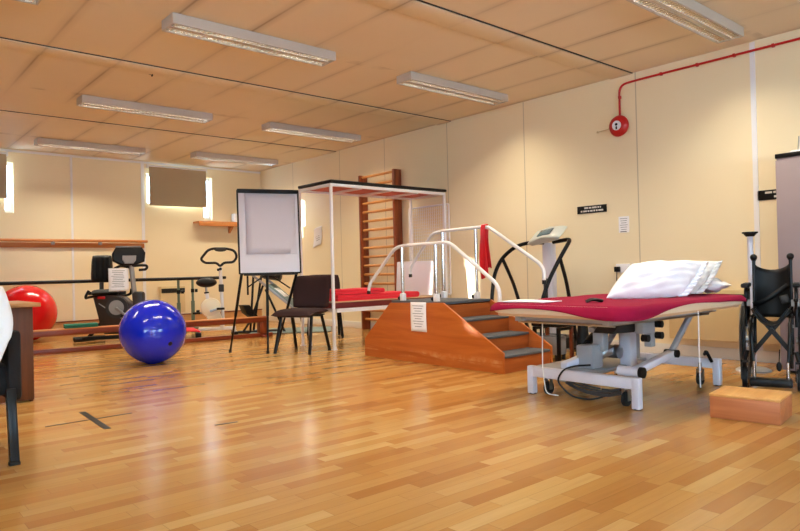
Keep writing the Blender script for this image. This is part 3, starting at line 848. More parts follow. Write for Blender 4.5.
wl = MB().grid(lambda u, v: (3.27 + u * .2 + .03 * math.sin(v * 4), 2.46 + v * .34, .654 + .004 * math.sin(u * 5) * math.sin(v * 6)), 8, 10)
tw = thing('white_towel', 'white folded towel lying on the stair end of the crimson sheet', 'towel', (3.37, 2.64, .652))
obj('towel_cloth', wl, M['cloth'], tw, thick=.006)

# pillows
def pillow(name, label, L, W, T, centre, rot, m, frill, seed, shear=0):
    t = thing(name, label, 'pillow', centre, 0, 'pillows on the couch')
    mw = Matrix.Translation(V(centre)) @ rot
    rnd = random.Random(seed); ph = [rnd.uniform(0, 6) for _ in range(6)]
    def fn(sgn):
        def f(u, v):
            a, b = 2 * u - 1, 2 * v - 1
            pin = 1 - .06 * (a * a) ; pin2 = 1 - .06 * (b * b)
            x, y = a * L / 2 * pin2 + shear * b * W / 2, b * W / 2 * pin
            h = (max(0, 1 - abs(a) ** 3.2) ** .62) * (max(0, 1 - abs(b) ** 2.8) ** .62)
            wr = .016 * math.sin(a * 7 + ph[0] + b * 3) * math.sin(b * 5 + ph[1]) + .007 * math.sin(a * 15 + b * 9 + ph[2]) * abs(a) + .006 * math.sin(a * 6 - b * 17 + ph[3])
            return mw @ V((x, y, sgn * (T / 2 * h + wr * h)))
        return f
    b = MB(); b.grid(fn(1), 34, 26).grid(fn(-1), 34, 26)
    bmesh.ops.remove_doubles(b.bm, verts=b.bm.verts[:], dist=.0008)
    obj('pillowcase', b, m, t, sharp=80)
    if frill:
        def fr(u, v):
            b_ = 2 * v - 1
            x = L / 2 * (1 - .06 * b_ * b_) - .012 + u * .055 + shear * b_ * W / 2; y = b_ * W / 2 * (.95 + .03 * u)
            return mw @ V((x, y, .009 * math.sin(v * 55) * (.4 + u) + .012 * (u - .3)))
        obj('open_hem', MB().grid(fr, 4, 70), m, t, thick=.004, sharp=80)
    return t
def orient(ex, ey):
    ex = V(ex).normalized(); ez = ex.cross(V(ey)).normalized(); ey = ez.cross(ex)
    return Matrix(((ex.x, ey.x, ez.x, 0), (ex.y, ey.y, ez.y, 0), (ex.z, ey.z, ez.z, 0), (0, 0, 0, 1)))
ax = V((.80, -.60, 0)); bk = V((.60, .80, 0))
pillow('pillow', 'plump white pillow leaning at the front of the couch pillow pile', .53, .29, .16, (4.165, 2.20, .768), orient(ax, bk * .5 + V((0, 0, .70))), M['pillow'], True, 3, .86)
pillow('pillow', 'white pillow standing just behind the front one, hem showing', .50, .29, .10, (4.475, 2.225, .772), orient(ax, bk * .5 + V((0, 0, .68))), M['pillow2'], True, 5, .86)
pillow('pillow', 'pale pillow lying flat at the back of the pile by the heater', .46, .30, .09, (4.70, 2.20, .711), orient(ax, bk), M['pillow2'], False, 8)

# ------------------------------------------------------------------ box step
t = thing('step_box', 'low wooden box step standing in front of the wheelchair', 'box step', (3.90, 1.515, 0), R(8))
L, W, HH = .30, .35, .135
for s in (-1, 1):
    obj('side_board', MB().box((s * (L / 2 - .009), 0, HH / 2 - .006), (.018, W, HH - .014), bev=.002), M['boxside'], t, world=False)
    obj('end_board', MB().box((0, s * (W / 2 - .009), HH / 2 - .006), (L - .038, .018, HH - .014), bev=.002), M['boxside'], t, world=False)
obj('top_board', MB().box((0, 0, HH - .006), (L + .004, W + .004, .014), bev=.003), M['boxtop'], t, world=False)

# ------------------------------------------------------------------ folded wheelchair
def wheelchair():
    t = thing('wheelchair', 'half folded black wheelchair standing behind the wooden box step', 'wheelchair', (5.035, 1.797, 0), R(107))
    W_ = dict(world=False)
    for s in (-.76, .76):
        x = s * .225
        w = obj('large_wheel', MB().torus((x, -.13, .30), (1, 0, 0), .285, .014, 44, 10), M['rubber'], t, **W_)
        obj('push_rim', MB().torus((x + s * .032, -.13, .30), (1, 0, 0), .255, .008, 40, 8), M['steel'], w, **W_)
        sp = MB().cyl((x - .03, -.13, .30), (x + .03, -.13, .30), .028)
        for k in range(16):
            a = 2 * math.pi * k / 16; sp.cyl((x + (.02 if k % 2 else -.02), -.13, .30), (x, -.13 + .275 * math.cos(a), .30 + .275 * math.sin(a)), .0022, n=5)
        obj('spokes', sp, M['steel'], w, **W_)
        xs = s * .155
        f = MB()
        f.tube([(xs, -.20, .90), (xs, -.17, .50), (xs, -.13, .30), (xs, -.13, .22), (xs, .2, .20)], .012, 10, fil=.06)
        f.tube([(xs, -.165, .48), (xs, .22, .49), (xs, .24, .3), (xs, .22, .15)], .012, 10, fil=.06)
        f.tube([(xs, -.12, .27), (xs, .22, .27)], .010, 8)
        obj('side_frame', f, M['black_metal'], t, **W_)
        h = obj('push_handle', MB().tube([(xs, -.195, .885), (xs, -.215, .905), (xs, -.32, .90)], .016, 12, fil=.02), M['rubber'], t, **W_)
        obj('handle_end', MB().sph((xs, -.2, .905), .025, n=14), M['black'], h, **W_)
        a = obj('armrest', MB().box((s * .205, .02, .705), (.05, .28, .032), bev=.012), M['vinyl_black'], t, **W_)
        obj('armrest_tube', MB().tube([(s * .20, -.14, .42), (s * .20, -.13, .685), (s * .20, .14, .685), (s * .20, .15, .42)], .010, 8, fil=.05), M['black_metal'], a, **W_)
        obj('side_guard', MB().box((s * .19, .0, .56), (.006, .26, .2), bev=.002), M['black'], a, **W_)
        obj('guard_plate', MB().box((s * .195, .145, .585), (.05, .012, .045)), M['greyplast'], a, **W_)
        c = obj('castor_wheel', MB().cyl((s * .215 - .014, .21, .072), (s * .215 + .014, .21, .072), .072, n=28), M['rubber'], t, **W_)
        obj('castor_hub', MB().cyl((s * .215 - .017, .21, .072), (s * .215 + .017, .21, .072), .04, n=20), M['greyplast'], c, **W_)
        obj('castor_fork', MB().box((s * .215 + .022, .21, .12), (.006, .035, .13)).box((s * .215 - .022, .21, .12), (.006, .035, .13)).box((s * .215, .21, .185), (.05, .04, .014)).cyl((s * .215, .21, .18), (s * .19, .21, .26), .013), M['black_metal'], c, **W_)
        g = obj('legrest_hanger', MB().tube([(xs - s * .005, .23, .45), (xs - s * .005, .29, .38), (xs - s * .025, .31, .12), (xs - s * .025, .31, .07)], .012, 10, fil=.05), M['black_metal'], t, **W_)
        obj('chrome_stem', MB().cyl((xs - s * .025, .315, .085), (xs - s * .025, .315, .2), .009, n=10), M['chrome'], g, **W_)
        obj('footplate', MB().box((s * .075, .33, .065), (.135, .10, .05), bev=.01), M['black'], t, **W_)
        obj('reflector', MB().box((x - s * .035, .08, .42), (.05, .01, .022)), M['greyplast'], t, **W_)
        obj('brake', MB().tube([(s * .185, .1, .50), (s * .2, .16, .56), (s * .2, .17, .60)], .009, 8).sph((s * .2, .17, .605), .016, n=10), M['black'], t, **W_)
    x = MB()
    x.bar((-.125, .04, .22), (.11, .04, .53), .03, .03); x.bar((.125, .0, .22), (-.11, .0, .53), .03, .03)
    x.cyl((0, .07, .385), (0, -.03, .385), .016)
    obj('cross_brace', x, M['black_metal'], t, **W_)
    def seatfn(u, v):
        a = 2 * u - 1
        return (a * .115, -.15 + v * .36, .50 + .045 * a * a - (1 - a * a) * .07)
    obj('sling_seat', MB().grid(seatfn, 12, 8), M['vinyl_black'], t, thick=.01, **W_)
    def backfn(u, v):
        a = 2 * u - 1
        top = .86 - .05 * (1 - a * a) ** .7; z = .46 + v * (top - .46)
        return (a * .118, -.175 - .05 * (z - .46) - .05 * (1 - a * a), z)
    obj('sling_back', MB().grid(backfn, 14, 12), M['vinyl_black'], t, thick=.012, **W_)
    cu = obj('folded_strap', MB().tube([(-.1, -.1, .70), (0, -.07, .62), (.06, -.08, .58), (.12, -.1, .56)], .018, 8, fil=.05, flat=.4), M['black'], t, **W_)
    obj('hanging_tag', MB().sph((-.045, .24, .16), .022, (.8, .5, 1.5), n=12).cyl((-.045, .24, .18), (-.05, .2, .27), .004, n=6), M['black'], t, **W_)
    obj('pouch', MB().box((-.08, -.06, .60), (.06, .02, .06), (0, R(18), 0), bev=.01), M['darkgrey'], t, **W_)
wheelchair()

t = thing('steel_pole', 'upright pale metal pole with flat black top behind the wheelchair', 'pole', (5.56, 2.13, 0))
obj('pole_tube', MB().cyl((5.56, 2.13, .02), (5.56, 2.13, 1.09), .022), M['lilac_metal'], t)
obj('pole_base', MB().lathe([(.0, .03), (.10, .025), (.13, .01), (.13, 0), (0, 0)], (5.56, 2.13, 0), 28), M['greyplast'], t)
obj('black_top', MB().cyl((5.56, 2.13, 1.075), (5.56, 2.13, 1.10), .03, .05).cyl((5.56, 2.13, 1.10), (5.56, 2.13, 1.112), .058), M['black'], t)

# tall cabinet
t = thing('tall_cabinet', 'tall mauve grey steel cabinet with black top edge against the side wall', 'cabinet', (5.84, 1.5, 0))
obj('carcass', MB().box((5.845, 1.495, .85), (.46, .89, 1.66), bev=.006), M['cabinet'], t)
obj('plinth_base', MB().box((5.85, 1.495, .012), (.42, .85, .024)), M['black'], t)
obj('top_edge', MB().box((5.842, 1.495, 1.695), (.475, .905, .035), bev=.004), M['black'], t)
for s, yy in ((-1, 1.725), (1, 1.275)):
    d = obj('door', MB().box((5.608, yy, .86), (.016, .435, 1.60), bev=.003), M['cabinet'], t)
    obj('door_handle', MB().box((5.594, yy + s * .17, .95), (.014, .02, .13), bev=.004), M['steel'], d)
t = thing('white_router', 'small white device with thin aerial on top of the grey cabinet', 'device', (5.8, 1.80, 1.71))
obj('casing', MB().box((5.8, 1.79, 1.729), (.14, .19, .032), bev=.012), M['white_metal'], t)
obj('aerial', MB().cyl((5.8, 1.845, 1.74), (5.8, 1.835, 1.86), .004, n=8), M['greyplast'], t)

# ------------------------------------------------------------------ vibration machine
t = thing('vibration_machine', 'vibration exercise machine with silver console and looped black arms', 'exercise machine', (5.68, 4.25, 0))
obj('base_platform', MB().box((5.60, 4.30, .09), (.62, .72, .12), bev=.03), M['black'], t)
obj('foot_plate', MB().box((5.52, 4.30, .16), (.40, .60, .025), bev=.008), M['carpet'], t)
for x in (5.36, 5.84):
    for y in (4.02, 4.58): obj('foot', MB().cyl((x, y, 0), (x, y, .035), .035), M['rubber'], t)
obj('column', MB().box((5.75, 4.22, .64), (.10, .13, .98), bev=.03), M['lilac_metal'], t)
obj('column_strip', MB().box((5.695, 4.235, .45), (.012, .05, .6), bev=.004), M['darkgrey'], t)
CM = Matrix.Translation((5.68, 4.19, 1.205)) @ Euler((R(-8), R(-38), 0)).to_matrix().to_4x4() @ Matrix.Scale(.88, 4)
obj('console', MB().prism([(-.20, -.04), (.20, -.05), (.27, -.01), (.20, .03), (0, .045), (-.20, .03), (-.26, 0)], 'x', -.11, .11, .022).xf(CM), M['console'], t)
obj('console_screen', MB().box((0, 0, 0), (.12, .20, .01), bev=.004).xf(CM @ Matrix.Translation((-.0, 0, .044))), M['screen'], t)
for s, yy in ((1, 4.19), (-1, 4.19)):
    pts = [(5.70, yy + s * .06, 1.13), (5.70, yy + s * .27, 1.14), (5.66, yy + s * .42, 1.10), (5.60, yy + s * .56, .98), (5.56, yy + s * .64, .80), (5.52, yy + s * .66, .45), (5.50, yy + s * .34, .10)]
    if s < 0: pts = [(5.70, yy - .06, 1.13), (5.70, yy - .27, 1.15), (5.62, yy - .30, 1.10), (5.58, yy - .22, .95), (5.50, yy - .13, .72), (5.42, yy - .08, .45), (5.40, yy - .12, .12)]
    a = obj('arm', MB().tube(pts, .021, 12, fil=.12), M['black_metal'], t)
    p2 = [(5.60, yy + .55, .98), (5.72, yy + .50, .7), (5.78, yy + .46, .45), (5.80, yy + .34, .1)] if s > 0 else [(5.58, yy - .225, .96), (5.66, yy - .24, .72), (5.74, yy - .23, .45), (5.80, yy - .25, .1)]
    obj('arm_brace', MB().tube(p2, .019, 10, fil=.1), M['black_metal'], a)

t = thing('padded_stool', 'low black stool with brown leg seen beneath the couch edge', 'stool', (4.93, 3.58, 0))
obj('stool_seat', MB().box((5.115, 3.735, .335), (.25, .32, .045), bev=.014), M['vinyl_black'], t)
f = MB()
f.box((5.115, 3.60, .295), (.22, .025, .025)).box((5.115, 3.87, .295), (.22, .025, .025))
obj('stool_frame', f, M['black_metal'], t)
for (x, y, m) in ((5.015, 3.60, 'black_metal'), (5.215, 3.60, 'mahogz'), (5.015, 3.87, 'black_metal'), (5.215, 3.87, 'mahogz')):
    obj('leg', MB().box((x, y, .155), (.03, .03, .31), bev=.003), M[m], t)
t = thing('grey_metal_box', 'small pale grey metal box on black feet beneath the couch', 'box', (5.115, 3.735, 0))
obj('box_body', MB().box((5.115, 3.735, .135), (.15, .19, .17), bev=.008), M['greyplast'], t)
for x in (5.06, 5.17):
    for y in (3.66, 3.81): obj('foot', MB().cyl((x, y, 0), (x, y, .055), .018, n=12), M['rubber'], t)
t = thing('tapered_floor_stand', 'black tapered floor stand behind the grey motor box of the couch', 'stand', (5.23, 3.485, 0))
obj('tapered_body', MB().lathe([(0, 0), (.075, 0), (.072, .03), (.038, .40), (.03, .42), (0, .42)], (5.23, 3.485, 0), 24), M['black'], t)
obj('foot_ring', MB().lathe([(0, 0), (.095, 0), (.092, .018), (.07, .03), (0, .03)], (5.23, 3.485, 0), 24), M['rubber'], t)

# ------------------------------------------------------------------ exercise balls
def ball(name, c, r, sq, m, label, ax):
    t = thing(name, label, 'exercise ball', (c[0], c[1], 0), 0)
    b = MB(); zc = r * sq * .985
    rr = []
    n = 30
    for i in range(n + 1):
        a = math.pi * i / n; rad = r * math.sin(a); z = -r * sq * math.cos(a)
        rad *= 1 + .006 * (1 if i % 3 == 0 else 0)
        rr.append((rad, z))
    b.lathe(rr, (0, 0, 0), 48)
    b.xf(Matrix.Translation((c[0], c[1], zc)) @ Euler(ax).to_matrix().to_4x4())
    lo = min(v.co.z for v in b.bm.verts)
    b.xf(Matrix.Translation((0, 0, -lo)))
    # settle on the floor with a small flat spot
    for v in b.bm.verts:
        if v.co.z < .012: v.co.z = v.co.z * .2
    o = obj('ball_skin', b, m, t, sharp=180)
    q = Euler(ax).to_matrix() @ V((0, 0, 1))
    return t, zc - lo * 0
t, zc = ball('exercise_ball', (2.415, 6.60), .321, .975, M['blueball'], 'large blue exercise ball on the wooden floor', (R(62), R(20), 0))
plugp = V((2.415, 6.60, .313)) + V((.17, -.86, -.30)).normalized() * .311
obj('valve_plug', MB().cyl(plugp, plugp + V((.17, -.86, -.30)).normalized() * .006, .022, n=18), M['black'], t)
t, zc = ball('exercise_ball', (2.03, 10.38), .395, .99, M['redball'], 'large red exercise ball against the end wall', (R(75), R(-15), 0))
obj('valve_plug', MB().cyl((2.03, 10.38, .775), (2.03, 10.38, .784), .02, n=18), M['red'], t)

# ------------------------------------------------------------------ wooden balance bench
A, B = V((.0, 8.60, 0)), V((4.60, 8.03, 0)); d = (B - A).normalized(); nrm = V((-d.y, d.x, 0))
t = thing('balance_bench', 'long dark red wooden balance bench with raised beam and floor rail', 'bench', (2.3, 8.32, 0), math.atan2(d.y, d.x))
def lb(x0, x1, y0, y1, z0, z1, bev=.004): return MB().box(((x0 + x1) / 2, (y0 + y1) / 2, (z0 + z1) / 2), (x1 - x0, y1 - y0, z1 - z0), bev=bev)
L2 = (B - A).length / 2
obj('top_beam', lb(-L2, L2 - .06, 0, .13, .205, .27), M['mahog'], t, world=False)
obj('walking_board', lb(-L2, L2 - .06, -.003, .16, .27, .281), M['rail'], t, world=False)
obj('floor_rail', lb(-L2, L2, .02, .09, 0, .055), M['mahog'], t, world=False)
for x in (L2 - .14, L2 - 1.72, L2 - 3.9):
    obj('support_post', lb(x - .05, x + .06, .01, .12, .055, .27 if x < L2 - .2 else .285), M['mahogz'], t, world=False)
    obj('cross_foot', lb(x - .03, x + .03, -.05, .26, .0, .035), M['mahog'], t, world=False)
q = A + d * (2.24) + nrm * .08
t = thing('green_foam_block', 'flat green foam block resting on the wooden beam', 'foam block', (q.x, q.y, .28), math.atan2(d.y, d.x))
obj('foam', lb(-.19, .17, -.05, .09, .004, .05, .006), M['green'], t, world=False)
obj('cover_seam', lb(-.192, .172, -.052, .092, .024, .028, .001), M['black'], t, world=False)
t = thing('red_wobble_board', 'flat red board tilted on a black base behind the wooden bench', 'wobble board', (3.66, 9.0, 0))
obj('board', MB().box((3.66, 9.0, .125), (.50, .36, .02), (R(4), R(7), R(-8)), bev=.006), M['redmat'], t)
obj('rocker', MB().lathe([(0, 0), (.06, .004), (.15, .05), (.17, .09), (0, .09)], (3.60, 9.0, 0), 28), M['black'], t)

# ------------------------------------------------------------------ parallel bars
t = thing('parallel_bars', 'long black parallel bars on grey green posts along the end wall', 'parallel bars', (2.4, 10.25, 0))
for (y, xe, xp) in ((9.98, 4.85, (4.06, .6)), (10.52, 4.98, (4.52, .9))):
    obj('bar_rail', MB().cyl((-.6, y, .825), (xe, y, .825), .024), M['black_metal'], t)
    for x in xp:
        p = obj('post', MB().cyl((x, y, .012), (x, y, .45), .030).cyl((x, y, .45), (x, y, .80), .020), M['green_metal'], t)
        obj('post_base', MB().box((x, y, .008), (.14, .30, .016), bev=.004), M['green_metal'], p)
        obj('clamp_knob', MB().cyl((x + .03, y - .02, .62), (x + .07, y - .035, .62), .028).cyl((x, y, .59), (x, y, .65), .028), M['black'], p)

# ------------------------------------------------------------------ recumbent bike
t = thing('recumbent_bike', 'dark recumbent exercise bike with black backrest and wide console', 'exercise bike', (3.0, 9.35, 0))
def padgrid(c, w, h, th, rot, ribs=0):
    m = Matrix.Translation(V(c)) @ Euler(rot).to_matrix().to_4x4()
    b = MB()
    def fn(s):
        def f(u, v):
            a, e = 2 * u - 1, 2 * v - 1
            k = (max(0, 1 - abs(a) ** 5) ** .5) * (max(0, 1 - abs(e) ** 5) ** .5)
            sx = 1 - .12 * (e + 1) / 2 - .08 * e ** 4
            rb = .012 * math.cos(a * ribs * 3.14) if ribs and s < 0 else 0
            return m @ V((a * w / 2 * sx, s * th / 2 * k + rb * k, e * h / 2 * (1 - .05 * a ** 4)))
        return f
    b.grid(fn(1), 24, 16).grid(fn(-1), 24, 16)
    bmesh.ops.remove_doubles(b.bm, verts=b.bm.verts[:], dist=.0006)
    return b
obj('backrest', padgrid((2.86, 9.72, 1.0), .30, .38, .10, (R(-8), 0, R(-22)), 4), M['vinyl_black'], t, sharp=60)
obj('backrest_post', MB().box((2.86, 9.76, .74), (.05, .04, .34), bev=.006), M['darkgrey'], t)
obj('seat', padgrid((2.84, 9.50, .665), .40, .36, .09, (R(90), 0, R(-22))), M['vinyl_black'], t, sharp=60)
obj('seat_rail', MB().bar((2.62, 9.6, .66), (3.06, 9.35, .655), .05, .045, .008), M['black'], t)
obj('side_handle', MB().tube([(2.78, 9.62, .62), (2.62, 9.50, .61), (2.55, 9.40, .60), (2.54, 9.36, .63), (2.58, 9.36, .70)], .018, 10, fil=.05), M['black'], t)
obj('side_handle', MB().tube([(2.95, 9.6, .62), (3.15, 9.62, .61), (3.2, 9.58, .63), (3.2, 9.55, .70)], .018, 10, fil=.05), M['black'], t)
sm = Matrix.Translation((2.98, 9.33, 0)) @ Euler((0, 0, R(-38))).to_matrix().to_4x4()
obj('shroud', MB().prism([(-.34, .60), (-.24, .20), (-.20, .10), (.22, .10), (.27, .30), (.22, .46), (.06, .60), (-.10, .64)], 'y', -.09, .09, .02).xf(sm), M['bikebody'], t)
obj('crank_cover', MB().cyl((-.02, -.105, .46), (-.02, .105, .46), .15, n=32).xf(sm), M['darkgrey'], t)
obj('crank_disc', MB().cyl((-.02, -.115, .46), (-.02, -.104, .46), .10, n=32).xf(sm), M['greyplast'], t)
obj('shroud_stripe', MB().bar((-.26, -.093, .52), (.2, -.093, .20), .004, .012).xf(sm), M['greyplast'], t)
pd = obj('crank_arm', MB().bar((-.02, -.125, .46), (.10, -.125, .36), .02, .03, .004).xf(sm), M['steel'], t)
obj('pedal', MB().box((.12, -.17, .35), (.10, .09, .03), bev=.008).xf(sm), M['black'], pd)
obj('accent_handle', MB().box((-.22, -.1, .60), (.1, .03, .04), bev=.01).xf(sm), M['red'], t)
obj('front_shroud', MB().box((3.16, 9.14, .50), (.15, .13, .34), (0, 0, R(-38)), bev=.035), M['darkgrey'], t)
obj('mast', MB().bar((3.12, 9.16, .50), (3.08, 9.20, 1.12), .055, .065, .01), M['greyplast'], t)
cm = Matrix.Translation((3.055, 9.20, 1.155)) @ Euler((R(-8), 0, R(-14))).to_matrix().to_4x4() @ Matrix.Scale(1.08, 4)
obj('console', MB().prism([(-.15, .11), (.16, .11), (.20, .04), (.185, -.07), (.06, -.12), (-.08, -.12), (-.19, -.06), (-.195, .03)], 'y', -.04, .04, .02).xf(cm), M['black'], t)
obj('console_bracket', MB().prism([(-.075, .0), (.085, .0), (.08, -.06), (.05, -.1), (-.05, -.1), (-.08, -.05)], 'y', -.065, -.03, .008).xf(cm), M['greyplast'], t)
obj('console_top', MB().box((0, 0, .118), (.30, .07, .018), bev=.006).xf(cm), M['greyplast'], t)
obj('handlebar', MB().tube([(3.08, 9.18, 1.02), (3.20, 9.14, 1.03), (3.27, 9.13, 1.025), (3.29, 9.16, 1.0), (3.27, 9.17, .97), (3.18, 9.16, .965)], .018, 10, fil=.04), M['black'], t)
obj('handlebar', MB().tube([(3.08, 9.22, 1.0), (2.97, 9.24, 1.03), (2.90, 9.26, 1.0), (2.87, 9.3, .97)], .018, 10, fil=.04), M['black'], t)
obj('stabiliser', MB().cyl((2.66, 9.42, .05), (2.40, 9.40, .05), .03).bar((2.5, 9.40, .06), (3.05, 9.12, .07), .06, .05, .008), M['black'], t)
obj('stabiliser', MB().cyl((2.98, 8.98, .05), (3.26, 9.22, .05), .03), M['steel'], t)
obj('transport_wheel', MB().cyl((2.96, 8.96, .05), (2.99, 8.99, .05), .048), M['rubber'], t)
obj('rear_frame', MB().bar((2.62, 9.55, .06), (2.8, 9.45, .3), .05, .05, .008).cyl((2.45, 9.66, .045), (2.85, 9.62, .045), .028), M['black'], t)
t = thing('instruction_sheet', 'white printed sheets clipped on the recumbent bike mast', 'paper', (2.96, 9.13, .85))
pm = Matrix.Translation((2.905, 9.165, .838)) @ Euler((R(-4), 0, R(-14))).to_matrix().to_4x4()
obj('sheet', MB().grid(lambda u, v: ((u - .5) * .25, -.006 * math.sin(u * 3.1) , (v - .5) * .31), 8, 8).xf(pm), M['paper'], t, thick=.003)
m = MB()
for i in range(10): m.box((-.0 - .01 * (i % 2), -.0095, .12 - i * .024), (.16 - .02 * (i % 3), .001, .006))
obj('printed_lines', m.xf(pm), M['ink'], t)

# ------------------------------------------------------------------ upright bike
t = thing('upright_bike', 'cream upright exercise bike with black saddle and looped handlebar', 'exercise bike', (4.08, 8.9, 0))
uy = 8.82
um = Matrix.Translation((4.105, uy + .06, 0)) @ Euler((0, 0, R(-24))).to_matrix().to_4x4()
obj('flywheel_cover', MB().lathe([(0, -.055), (.10, -.055), (.135, -.04), (.145, 0), (.135, .04), (.10, .055), (0, .055)], (-.02, 0, .40), 36, (0, 1, 0)).prism([(-.10, .34), (.10, .34), (.16, .16), (-.06, .16)], 'y', -.05, .05, .02).xf(um), M['cream_plast'], t)
obj('seat_tube', MB().bar((-.05, 0, .45), (-.075, 0, .62), .05, .05, .01).xf(um), M['white_metal'], t)
obj('seat_post', MB().cyl((-.075, 0, .60), (-.085, 0, .74), .017).xf(um), M['steel'], t)
obj('seat_clamp', MB().cyl((-.075, 0, .61), (-.077, 0, .63), .034).xf(um), M['black'], t)
obj('saddle', MB().sph((-.075, 0, .765), .145, (1.0, .75, .48), n=28).xf(um), M['vinyl_black'], t)
obj('handlebar_post', MB().cyl((.145, 0, .16), (.12, 0, .98), .024).xf(um), M['white_metal'], t)
obj('post_sleeve', MB().box((.128, 0, .68), (.075, .07, .11), bev=.012).xf(um), M['darkgrey'], t)
obj('handlebar', MB().tube([(.12, 0, .99), (.07, -.01, 1.045), (-.09, -.01, 1.045), (-.15, -.01, 1.10), (-.05, -.01, 1.225), (.02, -.01, 1.25), (.20, -.01, 1.25), (.32, -.01, 1.22), (.36, -.01, 1.13), (.31, -.01, 1.05), (.17, -.01, 1.045)], .018, 10, fil=.06, closed=True).xf(um), M['black'], t)
obj('handlebar_display', MB().sph((.13, -.015, 1.235), .09, (1.0, .35, .35), n=20).xf(um), M['darkgrey'], t)
obj('tension_knob', MB().cyl((.12, -.05, .955), (.12, .05, .955), .022, n=14).sph((.09, -.04, .945), .02, n=10).xf(um), M['black'], t)
obj('base_frame', MB().box((.06, 0, .10), (.52, .06, .05), bev=.008).bar((.12, 0, .10), (.14, 0, .2), .06, .06, .01).xf(um), M['white_metal'], t)
for x in (-.20, .30): obj('stabiliser', MB().box((x, 0, .04), (.07, .40, .05), bev=.012).xf(um), M['greyplast'], t)
for x in (-.20, .30):
    for s in (-1, 1): obj('end_cap', MB().box((x, s * .205, .032), (.08, .03, .064), bev=.008).xf(um), M['black'], t)
c = obj('crank_arm', MB().bar((-.02, .07, .36), (-.17, .07, .33), .02, .03, .004).bar((-.02, -.07, .36), (.1, -.07, .39), .02, .03, .004).cyl((-.02, -.08, .36), (-.02, .08, .36), .02).xf(um), M['steel'], t)
obj('pedal', MB().box((-.21, .12, .325), (.13, .08, .03), bev=.008).box((-.20, .12, .355), (.05, .085, .03), bev=.01).xf(um), M['black'], c)
obj('pedal', MB().box((.11, -.12, .39), (.11, .08, .03), bev=.008).xf(um), M['black'], c)

# ------------------------------------------------------------------ tilted exercise bench behind the flipchart
t = thing('incline_bench', 'tilted exercise bench with silver rails and grey board behind the flipchart', 'exercise bench', (4.9, 8.5, 0))
off = V((.26, .20, 0))
T0, T1 = V((4.63, 8.66, .86)), V((5.09, 8.28, .35))
for o_ in (V((0, 0, 0)), off):
    obj('side_rail', MB().bar(T0 + o_, T1 + o_, .03, .035, .006), M['steel'], t)
def brd(u, v):
    p = T0 + (T1 - T0) * (.34 + .64 * v) + off * (.06 + .88 * u); return p + V((0, 0, .02))
obj('sliding_board', MB().grid(brd, 2, 2), M['tealmat'], t, thick=.025)
p0 = T0 + (T1 - T0) * .6 + off * .5
e = (T1 - T0).normalized()
pl = MB().grid(lambda u, v: (p0 + off.normalized() * (u - .5) * .17 + e * (v - .5) * .2 + V((0, 0, .036))), 2, 2)
obj('label_card', pl, M['paper'], t, thick=.002)
obj('head_pad', MB().box((4.93, 8.63, .85), (.30, .26, .12), (R(-10), R(10), R(-38)), bev=.04), M['vinyl_black'], t)
for a, b in (((4.68, 8.72, .84), (4.62, 8.74, .0)), ((4.92, 8.92, .84), (4.80, 8.98, .0)), ((4.78, 8.62, .70), (4.62, 8.72, .18)), ((4.82, 8.62, .64), (5.04, 8.46, .0)), ((5.30, 8.50, .40), (5.36, 8.46, .0)), ((5.06, 8.30, .36), (5.10, 8.27, .0))):
    obj('leg', MB().tube([a, b], .017, 8), M['black_metal'], t)
obj('foot_rest', MB().prism([(4.50, .42), (4.60, .42), (4.74, .24), (4.66, .22), (4.55, .30)], 'y', 8.70, 8.86, .01), M['black'], t)
obj('foot_rest_arm', MB().bar((4.57, 8.78, .3), (4.70, 8.74, .22), .03, .03).bar((4.54, 8.80, .03), (4.64, 8.74, .2), .03, .03), M['black_metal'], t)
obj('base_bar', MB().box((4.75, 8.72, .02), (.6, .05, .04), (0, 0, R(-30)), bev=.006), M['darkgrey'], t)
t = thing('floor_mat', 'thin grey green mat on the floor behind the dark chairs', 'mat', (5.25, 8.55, 0), R(-35))
obj('mat_sheet', MB().prism(rrect(-.62, .55, -.38, .45, .06), 'z', .001, .012), M['tealmat'], t, world=False)
obj('mat_edge', MB().prism(rrect(-.63, .56, -.39, .46, .07), 'z', .001, .005), M['darkgrey'], t, world=False)

# ------------------------------------------------------------------ flipchart easel
t = thing('flipchart_easel', 'black framed white flipchart standing on a black tripod', 'flipchart', (3.66, 6.55, 0))
bm_ = Matrix.Translation((3.68, 6.47, 1.335)) @ Euler((R(-4), 0, R(-19.6))).to_matrix().to_4x4() @ Matrix.Diagonal((.955, 1, .965, 1))
obj('white_board', MB().box((0, 0, 0), (.70, .014, .95)).xf(bm_), M['board'], t)
f = MB()
for s in (-1, 1): f.box((s * .353, -.002, 0), (.018, .028, .965), bev=.004)
f.box((0, -.002, -.478), (.70, .028, .018), bev=.004)
obj('board_frame', f.xf(bm_), M['black'], t)
obj('top_clamp', MB().box((0, -.012, .472), (.715, .05, .045), bev=.008).xf(bm_), M['black'], t)
obj('pen_tray', MB().box((0, -.03, -.495), (.62, .05, .014), bev=.004).xf(bm_), M['black'], t)
obj('hinge_block', MB().box((.02, .04, -.44), (.12, .06, .12), bev=.01).xf(bm_), M['black'], t)
for a, b in (((3.40, 6.59, .90), (3.365, 6.845, .0)), ((3.66, 6.50, .90), (3.575, 6.37, .0)), ((3.99, 6.40, .90), (3.90, 6.74, .0))):
    g = obj('leg', MB().tube([a, V(a) * .45 + V(b) * .55], .016, 10).tube([V(a) * .5 + V(b) * .5, b], .012, 10), M['black_metal'], t)
    obj('leg_foot', MB().cyl(b, V(b) + V((0, 0, .03)), .017, n=12), M['rubber'], g)
obj('leg_brace', MB().cyl((3.46, 6.60, .72), (3.64, 6.50, .86), .008, n=8).cyl((3.66, 6.50, .88), (3.95, 6.50, .70), .008, n=8), M['black_metal'], t)
obj('hanging_strap', MB().box((3.47, 6.60, .76), (.02, .006, .24)), M['black'], t)
